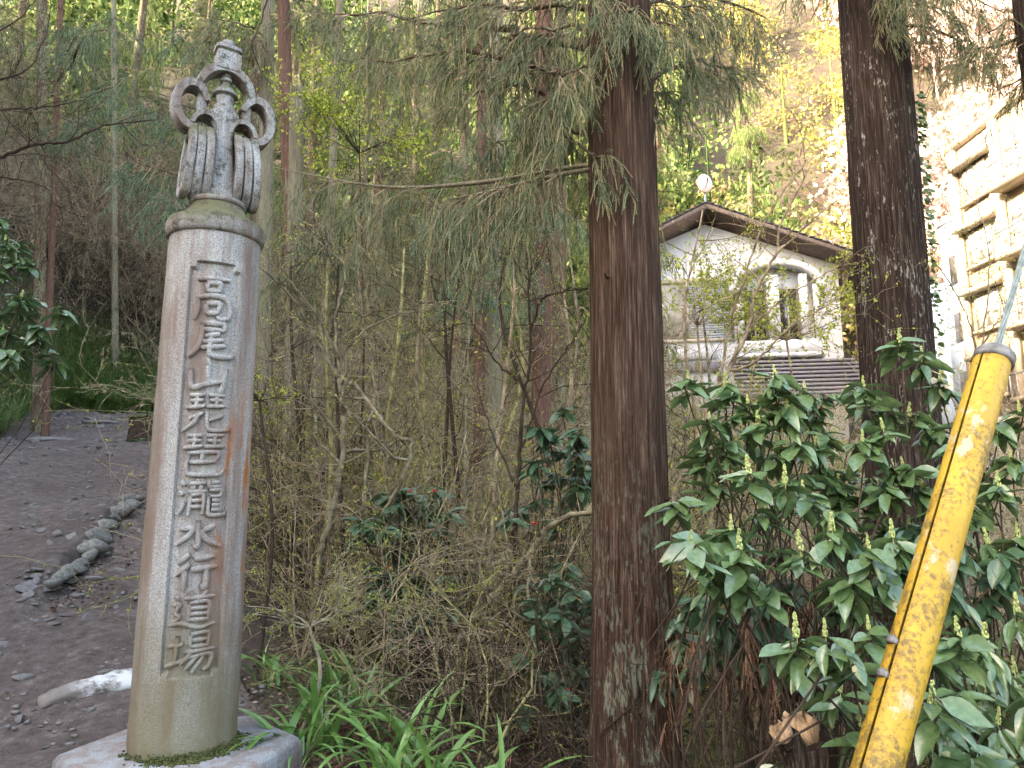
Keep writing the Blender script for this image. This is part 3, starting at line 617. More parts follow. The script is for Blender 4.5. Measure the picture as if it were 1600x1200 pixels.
def foliage(rng, P, fb, tb, nb=14, bl=0.5, ns=12, sl=0.14, M=8, nl=0.022, nw=0.004, droop=0.6, start=0.25, down=0.6, core=0.0025, twr=0.004):
    """drooping cedar sprays along a limb polyline P: fills fb (needles) and tb (twigs)"""
    s = np.sort(rng.uniform(start, 1, nb)); B = along(P, s); T = nrm(along(P, np.minimum(s + .03, .999)) - B + 1e-6)
    side = nrm(np.cross(T, np.array([0, 0, 1.0])) + 1e-6) * np.where(rng.random(nb) < .5, -1, 1)[:, None]
    D = nrm(side * rng.uniform(.3, 1, (nb, 1)) + T * rng.uniform(.1, .9, (nb, 1)) + np.array([0, 0, -1.0]) * rng.uniform(down * .4, down * 1.6, (nb, 1)) + rng.normal(size=(nb, 3)) * .2)
    L = bl * rng.uniform(.55, 1.25, nb) * (1.15 - .5 * s); k = 5; si = np.linspace(0, 1, k)
    Q = B[:, None] + D[:, None] * (L[:, None] * si)[..., None] + np.array([0, 0, -1.0]) * (.45 * L[:, None] * si ** 2)[..., None]
    tb.append((Q, np.repeat((twr * (1.1 - .8 * si))[None], nb, 0)))
    m = nb * ns; bi = np.repeat(np.arange(nb), ns); u = rng.uniform(.08, 1, m)
    ii = u * (k - 1); a = np.minimum(ii.astype(int), k - 2); f = (ii - a)[:, None]; A = Q[bi, a] * (1 - f) + Q[bi, a + 1] * f
    TT = nrm(Q[bi, a + 1] - Q[bi, a]); sd = perp(TT, rng); DD = nrm(TT * rng.uniform(.5, 1.1, (m, 1)) + sd * rng.uniform(.4, 1.0, (m, 1)) + np.array([0, 0, -1.0]) * rng.uniform(0, down, (m, 1)))
    LL = sl * rng.uniform(.5, 1.3, m) * (1.1 - .45 * u)
    a_, b_ = strands(rng, A, DD, LL, M, nl, nw, droop, core); fb.add(*a_); fb.add(*b_)
def flush_tubes(tb, k=3):
    mb = MB(); by = {}
    for P, r in tb:
        P = np.asarray(P); r = np.asarray(r)
        if P.ndim == 2: P = P[None]; r = r[None]
        by.setdefault(P.shape[1], []).append((P, r))
    for n, l in by.items(): mb.add(*tubes(np.concatenate([a for a, _ in l]), np.concatenate([b for _, b in l]), k))
    return mb
def trunk(P, rad, k=64, n=90, relief=0.012, freq=52, flare=0.0, seed=0, vf=0.7):
    """tapered trunk along P with vertical bark ridges in the mesh"""
    c = spline(P, n); r = np.interp(np.linspace(0, 1, n), np.linspace(0, 1, len(rad)), rad)
    zz = c[:, 2] - c[0, 2]; r = r * (1 + flare * np.exp(-zz / .35))
    a = np.arange(k) * 2 * PI / k; ca = np.cos(a); sa = np.sin(a)
    q = np.stack([np.repeat((ca * freq / 6)[None], n, 0) + seed * 3.1, np.repeat((sa * freq / 6)[None], n, 0), np.repeat((zz * vf)[:, None], k, 1)], -1)
    d = relief * (2.2 * fbm(q, 1.0, 3) + 1.2 * np.abs(fbm(q * np.array([2.6, 2.6, 1.6]), 1.0, 2))) + relief * 1.2 * fbm(q * np.array([.25, .25, 2.5]), 1, 2)
    rr = r[:, None] + d
    V = np.stack([c[:, 0:1] + rr * ca, c[:, 1:2] + rr * sa, np.repeat(c[:, 2:3], k, 1)], -1)
    i = np.arange(n * k).reshape(n, k); f = np.stack([i[:-1], np.roll(i[:-1], -1, 1), np.roll(i[1:], -1, 1), i[1:]], -1).reshape(-1, 4)
    return V.reshape(-1, 3), [f, i[-1:].copy()]
def grow(rng, p, d, L, r, lev, out, kids=(5, 5, 4), bend=0.25, up=0.15, ratio=0.5, spread=0.9, npt=(7, 6, 5, 4)):
    """recursive branching; out gets (points, radii, level)"""
    n = npt[min(lev, len(npt) - 1)]; P = [p]; dd = d
    for k in range(n - 1):
        dd = nrm(dd + rng.normal(size=3) * bend + np.array([0, 0, up])); P.append(P[-1] + dd * L / (n - 1))
    P = np.array(P); t = np.linspace(0, 1, n); out.append((P, r * (1 - .72 * t), lev))
    if lev < len(kids):
        for _ in range(kids[lev]):
            s = rng.uniform(.2, 1); q = along(P, np.array([s]))[0]; i = min(int(s * (n - 1)), n - 2); T = nrm(P[i + 1] - P[i])
            nd = nrm(T * .7 + perp(T[None], rng)[0] * spread * rng.uniform(.6, 1.3))
            grow(rng, q, nd, L * ratio * rng.uniform(.6, 1.3), r * (1 - .7 * s) * .62, lev + 1, out, kids, bend, up, ratio, spread, npt)
def branches_to_mesh(out, minr=0.0):
    mb = MB(); by = {}
    for P, r, lev in out: by.setdefault((len(P), 5 if lev == 0 else (4 if lev == 1 else 3)), []).append((P, np.maximum(r, minr)))
    for (n, k), l in by.items(): mb.add(*tubes(np.array([a for a, _ in l]), np.array([b for _, b in l]), k))
    return mb
def leaves(rng, A, D, size, mb, wr=0.45, fold=0.0, jit=0.35):
    """diamond leaflets at A pointing along D"""
    n = len(A); D = nrm(D); U = perp(D, rng); s = (size * rng.uniform(1 - jit, 1 + jit, n))[:, None]
    V = np.stack([A, A + D * s * .5 + U * s * wr * .5, A + D * s, A + D * s * .5 - U * s * wr * .5], 1).reshape(-1, 3)
    mb.add(V, np.arange(4 * n).reshape(n, 4))
def blades(rng, A, az, L, w, mb, lean=0.5, K=4):
    """grass blades: anchors, azimuths, lengths -> curved tapering ribbons"""
    n = len(A); s = np.linspace(0, 1, K); H = np.stack([np.cos(az), np.sin(az), az * 0], -1); ln = (lean * rng.uniform(.4, 1.6, n))[:, None]
    C = A[:, None] + np.array([0, 0, 1.0]) * (L[:, None] * (s - .55 * ln * s ** 2.2))[..., None] + H[:, None] * (L[:, None] * ln * s ** 1.7)[..., None]
    S = np.stack([-np.sin(az), np.cos(az), az * 0], -1)[:, None] * (w * (1 - s ** 1.6 * .92))[None, :, None]
    V = np.stack([C - S, C + S], 2).reshape(-1, 3); i = np.arange(n * K * 2).reshape(n, K, 2)
    mb.add(V, np.stack([i[:, :-1, 0], i[:, :-1, 1], i[:, 1:, 1], i[:, 1:, 0]], -1).reshape(-1, 4))
def gpt(x, y, dz=0): return np.array([x, y, gz(x, y) + dz])

# ------------------------------------------------------------------ buildings behind the trees
MT['plaster'] = plain('white_plaster', (0.46, 0.47, 0.49), (0.56, 0.57, 0.59), 3, 0.8, bmp=0.1)
MT['cream'] = plain('cream_render', (0.34, 0.265, 0.185), (0.40, 0.32, 0.23), 1.2, 0.8, bmp=0.05)
MT['soffit'] = plain('brown_eaves', (0.09, 0.068, 0.062), (0.16, 0.125, 0.112), 6, 0.7, (1, 1, 1), 0.1)
MT['tile'] = plain('dark_roof_tile', (0.035, 0.035, 0.042), (0.08, 0.08, 0.09), 12, 0.6)
MT['siding'] = plain('mauve_grey_shingle', (0.13, 0.125, 0.145), (0.20, 0.19, 0.215), 9, 0.75, (1, 1, 8), 0.4)
MT['shutter'] = plain('grey_shutter', (0.26, 0.28, 0.31), (0.36, 0.38, 0.41), 4, 0.5, bmp=0)
MT['trim'] = plain('beige_trim', (0.36, 0.31, 0.24), (0.45, 0.40, 0.32), 5, 0.7, bmp=0)
MT['window_dark'] = plain('dim_glass', (0.03, 0.028, 0.028), (0.09, 0.08, 0.075), 2, 0.12, bmp=0, spec=0.6)
MT['window_pale'] = plain('curtained_glass', (0.20, 0.19, 0.17), (0.40, 0.37, 0.32), 1.5, 0.15, bmp=0, spec=0.6)
MT['blue_metal'] = plain('blue_grey_cladding', (0.24, 0.29, 0.36), (0.34, 0.40, 0.47), 2, 0.5, bmp=0.05)
MT['dish'] = plain('rusty_white_dish', (0.34, 0.20, 0.18), (0.62, 0.60, 0.58), 5, 0.5, bmp=0)
def B(name, mat, par, *bs):
    mb = MB()
    for q in bs: mb.add(*box(*q))
    return mb.build(name, MT[mat], par, local=True)
hx = at(1117, 720, 27.5)
house = thing('house', 'white gabled house with brown eaves and arched balcony behind the trees', 'house', (hx[0], 27.5, 2.8), R(-10))
gab = [(-3.7, 0), (4.75, 0), (4.75, 7.55), (0, 9.45), (-3.7, 8.0)]
MB().add(*prism(gab, 0, 9)).build('wall', MT['plaster'], house, local=True)
def roof_side(x1, z1, name):
    x = np.array([0, x1]); z = np.array([9.95, z1]); mb = MB()
    mb.add(*prism([(0, 9.74), (x1, z1 - .20), (x1, z1), (0, 9.95)] if x1 > 0 else [(x1, z1 - .20), (0, 9.74), (0, 9.95), (x1, z1)], -.95, 9.6))
    o = mb.build(name, MT['soffit'], house, local=True)
    n_ = 22
    for k in range(n_):                                            # tile courses down the slope
        f0, f1 = k / n_, (k + 1.12) / n_
        p0 = (x1 * f0, 9.95 + (z1 - 9.95) * f0); p1 = (x1 * f1, 9.95 + (z1 - 9.95) * f1)
        pl = [(p0[0], p0[1] + .003), (p1[0], p1[1] + .045), (p1[0], p1[1] + .085), (p0[0], p0[1] + .05)]
        MB().add(*prism(pl if x1 > 0 else pl[::-1], -1.0, 9.65)).build('tile_course', MT['tile'], o, local=True)
roof_side(5.9, 7.35, 'roof'); roof_side(-4.4, 7.9, 'roof')
wn_ = B('window', 'trim', house, (-2.2, .9, -.10, -.02, 7.1, 7.28), (-2.2, .9, -.08, -.02, 4.78, 4.9), (.78, .9, -.09, -.02, 4.9, 7.1), (-.82, -.74, -.09, -.02, 4.9, 7.1))
B('pane', 'window_pale', wn_, (-2.2, -.82, -.05, -.015, 4.9, 7.1))
for k in range(24): B('slat', 'shutter', wn_, (-.74, .78, -.075 - .0, -.03, 4.92 + k * .091, 4.92 + k * .091 + .072))
# arched balcony bay
ab = thing('arched_balcony', None, None); ab.parent = house
mb = MB(); aa = np.linspace(0, PI, 25); rings = []
for a in aa:
    cx_, cz_ = 2.45, 6.55
    rings.append([(cx_ + (1.50 + e1) * math.cos(a), y, cz_ + (.95 + e1) * math.sin(a)) for e1, y in ((0, -.62), (.22, -.62), (.22, 0.02), (0, 0.02))])
loft(rings, mb); mb.build('arch', MT['plaster'], ab, local=True)
B('column', 'plaster', ab, (2.1, 2.5, -.60, -.25, 4.62, 7.1)); B('column', 'plaster', ab, (3.25, 3.5, -.60, -.25, 4.62, 7.1)); B('column', 'plaster', ab, (.98, 1.22, -.60, -.25, 4.62, 6.7)); B('column', 'plaster', ab, (3.72, 3.92, -.60, -.25, 4.62, 6.7))
B('parapet', 'plaster', ab, (.95, 3.95, -.66, -.5, 4.15, 4.62)); B('floor_slab', 'plaster', ab, (.9, 4.0, -.7, .0, 4.0, 4.14))
for x0, x1 in ((1.3, 2.05), (2.55, 3.2)):
    f = B('window', 'trim', house, (x0 - .06, x1 + .06, -.06, -.012, 4.6, 6.75)); B('pane', 'window_dark', f, (x0, x1, -.09, -.065, 4.66, 6.68)); B('mullion', 'trim', f, ((x0 + x1) / 2 - .03, (x0 + x1) / 2 + .03, -.12, -.093, 4.66, 6.68))
# lower storey: shingled skirt roof and louvred window
sk = thing('skirt_roof', None, None); sk.parent = house
for k in range(9):
    z = 3.85 - k * .17; y = -.55 - k * .17
    B('shingle_course', 'siding', sk, (.7, 5.0, y - .2, 0.02 if k == 0 else y + .14, z - .08, z))
B('eave_board', 'soffit', sk, (.65, 5.05, -2.12, -1.95, 2.2, 2.38))
B('band', 'plaster', house, (-3.2, .2, -.12, -.02, 4.1, 4.5)); B('band', 'siding', house, (-3.2, .4, -.14, -.02, 3.62, 3.98))
lw = B('window', 'trim', house, (-2.1, -.35, -.1, -.02, .75, 2.35))
for k in range(13): B('louver', 'shutter', lw, (-2.02, -.43, -.15, -.105, .82 + k * .115, .82 + k * .115 + .06))
ant = thing('satellite_dish', None, None); ant.parent = house; ant.location = (0, -.6, 9.95)
MB().add(*tubes([[(0, 0, 0), (0, 0, .35), (0, .0, .62)]], [[.05, .045, .045]], 8)).build('mast', MT['shutter'], ant, local=True)
mb = MB(); mb.add(*lathe([(.02, .10), (.18, .07), (.33, .01), (.345, -.01), (.33, -.015), (.18, .045), (.02, .075)], 28)); ms = mb.build('dish', MT['dish'], ant, local=True); ms.rotation_euler = (R(82), 0, R(12)); ms.location = (0, -.05, .92); ms.scale = (.85, 1.2, 1)
MB().add(*tubes([[(.02, -.06, .66), (.06, -.35, .8), (.08, -.45, .95)]], [[.018, .015, .03]], 6)).build('feed_arm', MT['window_dark'], ant, local=True)

# cream block at the right; its long side faces left
BX = 20.0
apt = thing('apartment_building', 'sunlit cream apartment block with hooded windows at the right edge', 'building', (BX, 24, 1.5))
def Wd(name, mat, par, *bs):
    return B(name, mat, par, *[(q[0] - BX, q[1] - BX, q[2] - 24, q[3] - 24, q[4] - 1.5, q[5] - 1.5) for q in bs])
Wd('wall', 'cream', apt, (BX, BX + 12, 10, 31.7, 1.0, 17.2))
Wd('parapet', 'cream', apt, (BX - .18, BX + 12.2, 9.8, 31.88, 17.2, 17.6)); Wd('pilaster', 'cream', apt, (BX - .22, BX - .003, 28.35, 28.75, 1, 17.19)); Wd('pilaster', 'cream', apt, (BX - .22, BX - .003, 31.2, 31.68, 1, 17.19))
def awin(y0, y1, z0, z1):
    f = Wd('window', 'trim', apt, (BX - .07, BX - .004, y0, y1, z0, z1)); 
    Wd('pane', 'window_pale', f, (BX - .10, BX - .073, y0 + .07, (y0 + y1) / 2 - .04, z0 + .08, z1 - .08)); Wd('pane', 'window_pale', f, (BX - .10, BX - .073, (y0 + y1) / 2 + .04, y1 - .07, z0 + .08, z1 - .08))
    Wd('sill', 'cream', f, (BX - .25, BX - .072, y0 - .12, y1 + .12, z0 - .14, z0 - .01))
    h = MB(); h.add(*prism([(-.55, z1 + .12 - 1.5), (-.003, z1 + .12 - 1.5), (-.003, z1 + .48 - 1.5), (-.55, z1 + .28 - 1.5)], y0 - .35 - 24, y1 + .35 - 24)); h.build('window_hood', MT['trim'], apt, local=True)
for zc in (15.2, 12.35, 9.5, 6.65, 3.8):
    awin(29.4, 30.9, zc - .75, zc + .75)
    # glazed bay with balcony
    f = Wd('window', 'shutter', apt, (BX - .09, BX - .004, 25.2, 28.1, zc - 1.05, zc + .95))
    for a in range(4):
        for q in range(3): Wd('pane', 'window_pale', f, (BX - .12, BX - .093, 25.28 + a * .71, 25.28 + a * .71 + .62, zc - .98 + q * .64, zc - .98 + q * .64 + .56))
    bl = Wd('balcony', 'cream', apt, (BX - .75, BX - .003, 24.9, 28.3, zc - 1.32, zc - 1.12))
    for k in range(9): Wd('baluster', 'shutter', bl, (BX - .73, BX - .70, 24.95 + k * .41, 24.99 + k * .41, zc - 1.12, zc - .25))
    Wd('handrail', 'shutter', bl, (BX - .75, BX - .68, 24.92, 28.28, zc - .25, zc - .19))
    awin(21.4, 23.4, zc - .75, zc + .75)
anx = thing('lift_shaft_annex', 'blue grey clad stair tower beside the cream block', 'annex', (20.6, 32.6, 1.5))
B('tower', 'blue_metal', anx, (-.35, 1.4, -.75, .9, -.5, 12.9)); B('lower_block', 'blue_metal', anx, (-.75, 1.0, .92, 2.4, -.5, 10.2))
for k in range(4): B('window', 'window_dark', anx, (-.42, -.354, -.35, .25, 9.9 - k * 2.7, 11.2 - k * 2.7))
B('coping', 'shutter', anx, (-.42, 1.46, -.82, .97, 12.9, 13.05))

# ------------------------------------------------------------------ far woods on the hillside (masses nobody could count)
def wood(seed, name, mat, n_tree, xr, yr, per, ls, label, hs=(7, 12), rad=(2.0, 3.4), conical=False, cat='wood', lim=None):
    rng = np.random.default_rng(seed); mb = MB()
    x = rng.uniform(*xr, n_tree); y = rng.uniform(*yr, n_tree)
    if lim: ok = lim(x, y); x = x[ok]; y = y[ok]; n_tree = len(x)
    z = gz(x, y); H = rng.uniform(*hs, n_tree); Rd = rng.uniform(*rad, n_tree)
    nc = 22
    for i in range(n_tree):
        # clumps first, then leaves round each clump, so the crown has gaps and an uneven outline
        h = rng.uniform(.12 if conical else .25, 1, nc) ; ra = Rd[i] * ((1.08 - h) if conical else np.sqrt(np.clip(1 - (2 * (h - .62)) ** 2, .1, 1))) * rng.uniform(.3, 1.05, nc); a = rng.uniform(0, 2 * PI, nc)
        C = np.column_stack([x[i] + ra * np.cos(a), y[i] + ra * np.sin(a), z[i] + H[i] * h])
        k = per // nc; A = np.repeat(C, k, 0) + rng.normal(size=(nc * k, 3)) * Rd[i] * np.array([.24, .24, .16])
        D = rng.normal(size=A.shape) + (np.array([0, 0, -1.0]) if conical else 0)
        leaves(rng, A, D, ls, mb, .55)
        mb.add(*tubes([[(x[i], y[i], z[i] - .3), (x[i] + rng.normal() * .2, y[i], z[i] + H[i] * .95)]], [[.16, .04]], 5))
    return tag(mb.build(name, MT[mat]), label, cat, kind='stuff')
wood(11, 'far_cedar_wood', 'cedar_far', 120, (-34, 16), (36, 70), 700, .42, 'dense dark green wood covering the hillside behind the thicket', (10, 16), (2.0, 3.0), True)
wood(12, 'far_spring_wood', 'lit_wood', 95, (2, 46), (38, 78), 900, .36, 'sunlit yellow green spring wood on the slope above the white house', lim=lambda x, y: x < .50 * y)
wood(13, 'far_red_wood', 'red_wood', 210, (20, 80), (38, 98), 620, .60, 'reddish budding wood on the bright slope above the cream block', (6, 10), (2.5, 4), lim=lambda x, y: x > .47 * y)

# ------------------------------------------------------------------ cedar trees: near, with their own limbs
def cedar_tree(label, base, top, rad, mat, limbs, name='cedar_tree', k=96, n=140, relief=.012, fol='cedar', dens=1.0, group=None, seed=1, flare=.25, far=False, gap=None, stubs=0, mid=None):
    """base, top: trunk axis ends; limbs: (trunk height z, end point, sag, foliage length)"""
    rng = np.random.default_rng(seed); t = thing(name, label, 'tree', base, group=group)
    base = np.array(base, float); top = np.array(top, float)
    pts = [base + (top - base) * s for s in np.linspace(0, 1, 5)]
    MB().add(*trunk(pts, rad, k, n, relief, seed=seed, flare=flare)).build('trunk', MT[mat], t, smooth=True)
    fb = MB(); tb = []; nb = 0
    for (zh, end, sag, bl) in limbs:
        s = np.clip((zh - base[2]) / (top[2] - base[2]), 0, 1); p0 = base + (top - base) * s; end = np.asarray(end, float); L = np.linalg.norm(end - p0)
        P = limb(rng, p0, end, sag, 9, .12); rr = np.linspace(.012 + .010 * L, .004, 9)
        MB().add(*tubes(P, rr, 6)).build('limb', MT['bark_brown' if mat != 'bark_pale' else 'twig_moss'], t, smooth=True)
        nbr = max(4, int((9 * L + 3) * dens))
        if bl > 0:
            if far: foliage(rng, P, fb, tb, nbr, bl, 9, .22, 5, .055, .011, .5, .15, .7, .004, .006)
            else: foliage(rng, P, fb, tb, nbr, bl, 13, .15, 8, .026, .0042, .5, .12, .7)
    if fb.n:
        c = fb.build('crown', MT[fol], t); tag(flush_tubes(tb).build('twigs', MT['twig_brown'], c, local=False, off=t.location), kind='stuff')
    for q in range(stubs):
        zz = rng.uniform(1.0, 3.2); a = rng.uniform(PI, 2 * PI); s = (zz - base[2]) / (top[2] - base[2]); p0 = base + (top - base) * s; r0 = np.interp(s, np.linspace(0, 1, len(rad)), rad) * .95
        d = np.array([math.cos(a), math.sin(a), .2]); MB().add(*tubes([p0 + d * r0, p0 + d * (r0 + .03), p0 + d * (r0 + .05)], [.016, .013, .006], 6)).build('branch_stub', MT[mat], t)
    return t
def pe(px, py, dep): return at(px, py, dep)
CB = np.array([0.725, 4.60, gz(.72, 4.6) - .15]); CT = np.array([0.735, 4.62, 7.2])
near_l = []
for (px, py, dep, zh, sag, bl) in ((500, 20, 6.2, 4.6, -.1, .75), (560, 90, 5.6, 4.4, -.05, .7), (640, 30, 5.2, 4.9, -.1, .7), (700, 150, 5.4, 4.2, -.1, .6), (780, 60, 4.9, 4.7, -.1, .6), (830, 170, 4.9, 4.3, -.1, .5),
        (760, 230, 5.9, 4.0, -.1, .55), (870, 120, 4.2, 4.6, 0, .45), (1060, 40, 4.3, 4.6, -.1, .5), (1120, 20, 4.9, 4.9, -.1, .55), (1200, 30, 5.4, 5.0, -.15, .55), (1150, 110, 5.5, 4.3, -.1, .4), (1060, 150, 5.0, 4.2, -.05, .4),
        (900, -30, 4.0, 5.0, 0, .5), (1000, 10, 4.05, 4.9, 0, .5), (600, -60, 5.5, 5.4, 0, .7), (720, -70, 5.0, 5.5, 0, .6), (880, 210, 4.35, 3.7, .0, .3)):
    near_l.append((zh, pe(px, py, dep), sag, bl))
cc = cedar_tree('large brown cedar trunk with pale lichen standing in the middle foreground', CB, CT, [.30, .232, .222, .212, .205], 'bark_near', near_l, k=210, n=240, relief=.010, fol='cedar', dens=1.6, seed=3, stubs=3, flare=.12)
# long dead boughs reaching left from it
rng = np.random.default_rng(8)
for pts, r0 in (([(925, 257, 4.6), (860, 266, 4.8), (760, 284, 5.1), (640, 293, 5.4), (560, 287, 5.6), (500, 276, 5.8), (432, 262, 6.0)], .020), ([(925, 264, 4.6), (860, 276, 4.7), (800, 290, 4.85), (750, 302, 5.0), (700, 312, 5.1)], .018), ([(1010, 335, 4.6), (955, 470, 4.3)], 0)):
    if not r0: continue
    P = spline([at(*q) for q in pts], 24); rr = np.linspace(r0, .005, 24) * (1 + .15 * rng.normal(size=24))
    MB().add(*tubes(P, rr, 7)).build('dead_bough', MT['bark_pale'], cc)
    fb = MB(); tb = []
    foliage(rng, P, fb, tb, 44, .55, 13, .15, 8, .026, .0042, .5, .2, 1.0); fb.build('crown', MT['cedar'], cc); flush_tubes(tb).build('twigs', MT['twig_brown'], cc)
# dark right-hand cedar with ivy
RB = np.array([3.40, 6.5, gz(3.4, 6.5) - .15]); RT = np.array([3.57, 6.6, 9.5])
rl = [(zh, pe(px, py, dep), s, bl) for (px, py, dep, zh, s, bl) in ((1440, 10, 5.8, 6.6, -.1, .5), (1500, 30, 5.9, 6.4, -.1, .55), (1540, 80, 6.0, 6.2, -.1, .5), (1480, -20, 5.2, 6.8, -.1, .5), (1570, 20, 6.2, 6.8, -.1, .6), (1250, -40, 6.4, 7.0, -.2, .6), (1290, -60, 6.0, 7.2, 0, .5))]
rc = cedar_tree('thick dark cedar trunk with white lichen streaks behind the glossy shrubs', RB, RT, [.36, .315, .30, .292, .28], 'bark_dark', rl, k=150, n=160, relief=.012, fol='cedar', dens=1.5, seed=5, flare=.1)
mb = MB(); rng = np.random.default_rng(4); n = 420; z = rng.uniform(1.5, 5.4, n); s = (z - RB[2]) / (RT[2] - RB[2]); a = rng.normal(R(-8), .3, n)
ctr = RB + (RT - RB) * s[:, None]; A = ctr + np.column_stack([np.cos(a), np.sin(a), a * 0]) * (.315 + rng.uniform(0, .05, n))[:, None]
leaves(rng, A, np.column_stack([np.cos(a), np.sin(a), -1 + rng.normal(size=n) * .5]), .055, mb, .7); mb.build('ivy', MT['aucuba'], rc)
eb = np.array([4.12, 5.0, gz(4, 5) - .1])
cedar_tree('dark cedar trunk cut off by the right edge of the picture', eb, eb + np.array([-.12, 0, 8.5]), [.30, .26, .24, .23], 'bark_dark', [(5.2, pe(1530, 60, 5.2), -.05, .5), (5.0, pe(1500, 90, 5.4), -.05, .5), (4.8, pe(1560, 140, 5.4), 0, .4)], k=96, n=120, seed=6, flare=.1)

# mid-distance cedars seen one by one
def mid(label, px0, py0, px1, dep, wpx, mat, seed, limbs=(), fol='cedar', py1=-80, far=True, dens=1.5):
    a = at(px0, py0, dep); gzv = gz(a[0], dep); tp = at(px1, py1, dep); base = a + (tp - a) * ((gzv - .2 - a[2]) / (tp[2] - a[2])); r = wpx / 2 / FPX * dep * 1.02
    ext = base + (tp - base) * 1.25
    L = [(zh if zh > 0 else pe(x, y, d)[2] + .3, pe(x, y, d), sg, bl) for (x, y, d, zh, sg, bl) in limbs]
    return cedar_tree(label, base, ext, [r * 1.2, r, r * .95, r * .9, r * .8], mat, L, k=48, n=90, relief=.006, fol=fol, seed=seed, far=far, dens=dens)
mid('grey green cedar trunk just right of the stone finial', 410, 640, 420, 11, 24, 'bark_pale', 21, [(380, 60, 10.5, 0, 0, .9), (330, 20, 10, 0, 0, .9), (470, 20, 10.5, 0, 0, .8)])
mid('slender red barked cedar right of the stone finial, pale below', 462, 640, 440, 10, 23, 'bark_red', 22, [(520, 20, 10, 0, 0, .8)])
mid('pale mossy trunk standing low behind the pillar\'s right side', 456, 760, 462, 9.4, 27, 'bark_pale', 23, [(440, 420, 8.8, 0, -.05, .7), (560, 380, 8.5, 0, 0, .8), (500, 350, 8.6, 0, 0, .8)], py1=280)
mid('reddish cedar trunk half hidden by hanging foliage left of the lichened cedar', 846, 560, 850, 12, 30, 'bark_red', 24, [(700, 240, 11, 0, -.2, .9), (780, 160, 11, 0, -.2, 1.0), (650, 330, 10.5, 0, -.2, .9), (740, 380, 10, 0, -.1, .9), (800, 300, 10.5, 0, -.1, .9), (690, 430, 9.8, 0, 0, .7), (900, 330, 11, 0, -.1, .8)], fol='cedar_blue', dens=1.0)
mid('pale trunk deep in the middle of the thicket', 772, 560, 776, 14, 24, 'bark_pale', 25, [(640, 380, 12.5, 0, 0, .9), (600, 420, 12.5, 0, 0, .9), (560, 330, 12, 0, 0, 1)])
mid('thin yellowish trunk behind the yellow green budding shrub', 522, 200, 535, 14.5, 13, 'bark_pale', 26, [(600, 60, 13.5, 0, 0, 1), (520, 30, 14, 0, 0, 1)])
mid('thin orange brown trunk low in the middle of the thicket', 748, 700, 752, 12, 17, 'bark_red', 27, [], py1=200)
mid('grey trunk close behind the lichened cedar\'s left edge', 872, 600, 878, 15, 24, 'bark_brown', 28, [(820, 60, 14, 0, 0, 1.1), (900, 100, 14, 0, 0, 1.1)])
mid('brown trunk at the far left above the grassy bank', 62, 480, 66, 17.5, 17, 'bark_brown', 29, [(10, 20, 12, 0, 0, 1.0)])
mid('thin orange trunk high on the left slope', 90, 140, 98, 17, 9, 'bark_red', 30, [(130, 40, 15, 0, -.1, 1.2), (190, 20, 14, 0, -.1, 1.2), (210, 110, 13, 0, 0, 1.1)], fol='cedar_blue')
mid('thin pale trunk beside the path left of the pillar', 180, 540, 178, 24, 9, 'bark_pale', 31, [], py1=100)
mid('brown cedar trunk hidden low behind the pillar', 405, 700, 402, 12.5, 24, 'bark_brown', 32, [(230, 160, 11, 0, -.1, 1.0), (200, 250, 10.5, 0, 0, .9), (250, 300, 10, 0, 0, .8), (270, 40, 11, 0, 0, 1)], fol='cedar_blue', py1=200)
# background cedars: one of each kind, then copies
rng = np.random.default_rng(77)
def bg_cedar(seed, mat, fol):
    rg_ = np.random.default_rng(seed); t = thing('background_cedar', 'x', 'tree', (0, 0, 0)); H = 17
    MB().add(*trunk([(0, 0, -.5), (.1, 0, 6), (0, .1, 12), (0, 0, H)], [.24, .19, .13, .04], 20, 30, .01)).build('trunk', MT[mat], t, smooth=True, local=True)
    fb = MB(); tb = []
    for k in range(46):
        z = rg_.uniform(2.6, H - .5); a = rg_.uniform(0, 2 * PI); L = (H - z) / H * 2.6 * rg_.uniform(.7, 1.1) + .6; p0 = np.array([0, 0, z]); e = p0 + np.array([math.cos(a) * L, math.sin(a) * L, -.25 * L])
        P = limb(rg_, p0, e, -.2, 6, .1); tb.append((P, np.linspace(.04, .008, 6)))
        foliage(rg_, P, fb, tb, int(5 + 4 * L), .85, 7, .34, 4, .10, .020, .5, .2, .8, .008, .008)
    c = fb.build('crown', MT[fol], t, local=True); flush_tubes(tb).build('twigs', MT['twig_brown'], c, local=True)
    return t
protos = [bg_cedar(1, 'bark_brown', 'cedar_far'), bg_cedar(2, 'bark_brown', 'cedar_far'), bg_cedar(3, 'bark_brown', 'cedar')]
sites = [(-17, 31), (-24, 33), (-10.5, 34), (-9, 31), (-6, 28), (-3, 27), (-1, 31), (1.5, 26), (-12, 38), (-5, 36), (2, 38), (-18, 40), (-1.5, 20.5), (3.2, 19.5), (-4.6, 24.5), (5, 37), (-8, 41), (9, 42), (14, 41), (0.5, 34)]
for i, (x, y) in enumerate(sites):
    p = protos[i % 3]; o = p if i < 3 else copy_tree(p); s = rng.uniform(.85, 1.2)
    o.location = (x, y, gz(x, y)); o.rotation_euler = (0, 0, rng.uniform(0, 6.3)); o.scale = (s, s, s)
    left = x < -12
    tag(o, 'tall cedar with drooping boughs on the steep slope left of the pillar' if left else 'tall straight cedar in the background behind the thicket', 'tree', 'cedars on the left slope' if left else 'background cedars behind the thicket')

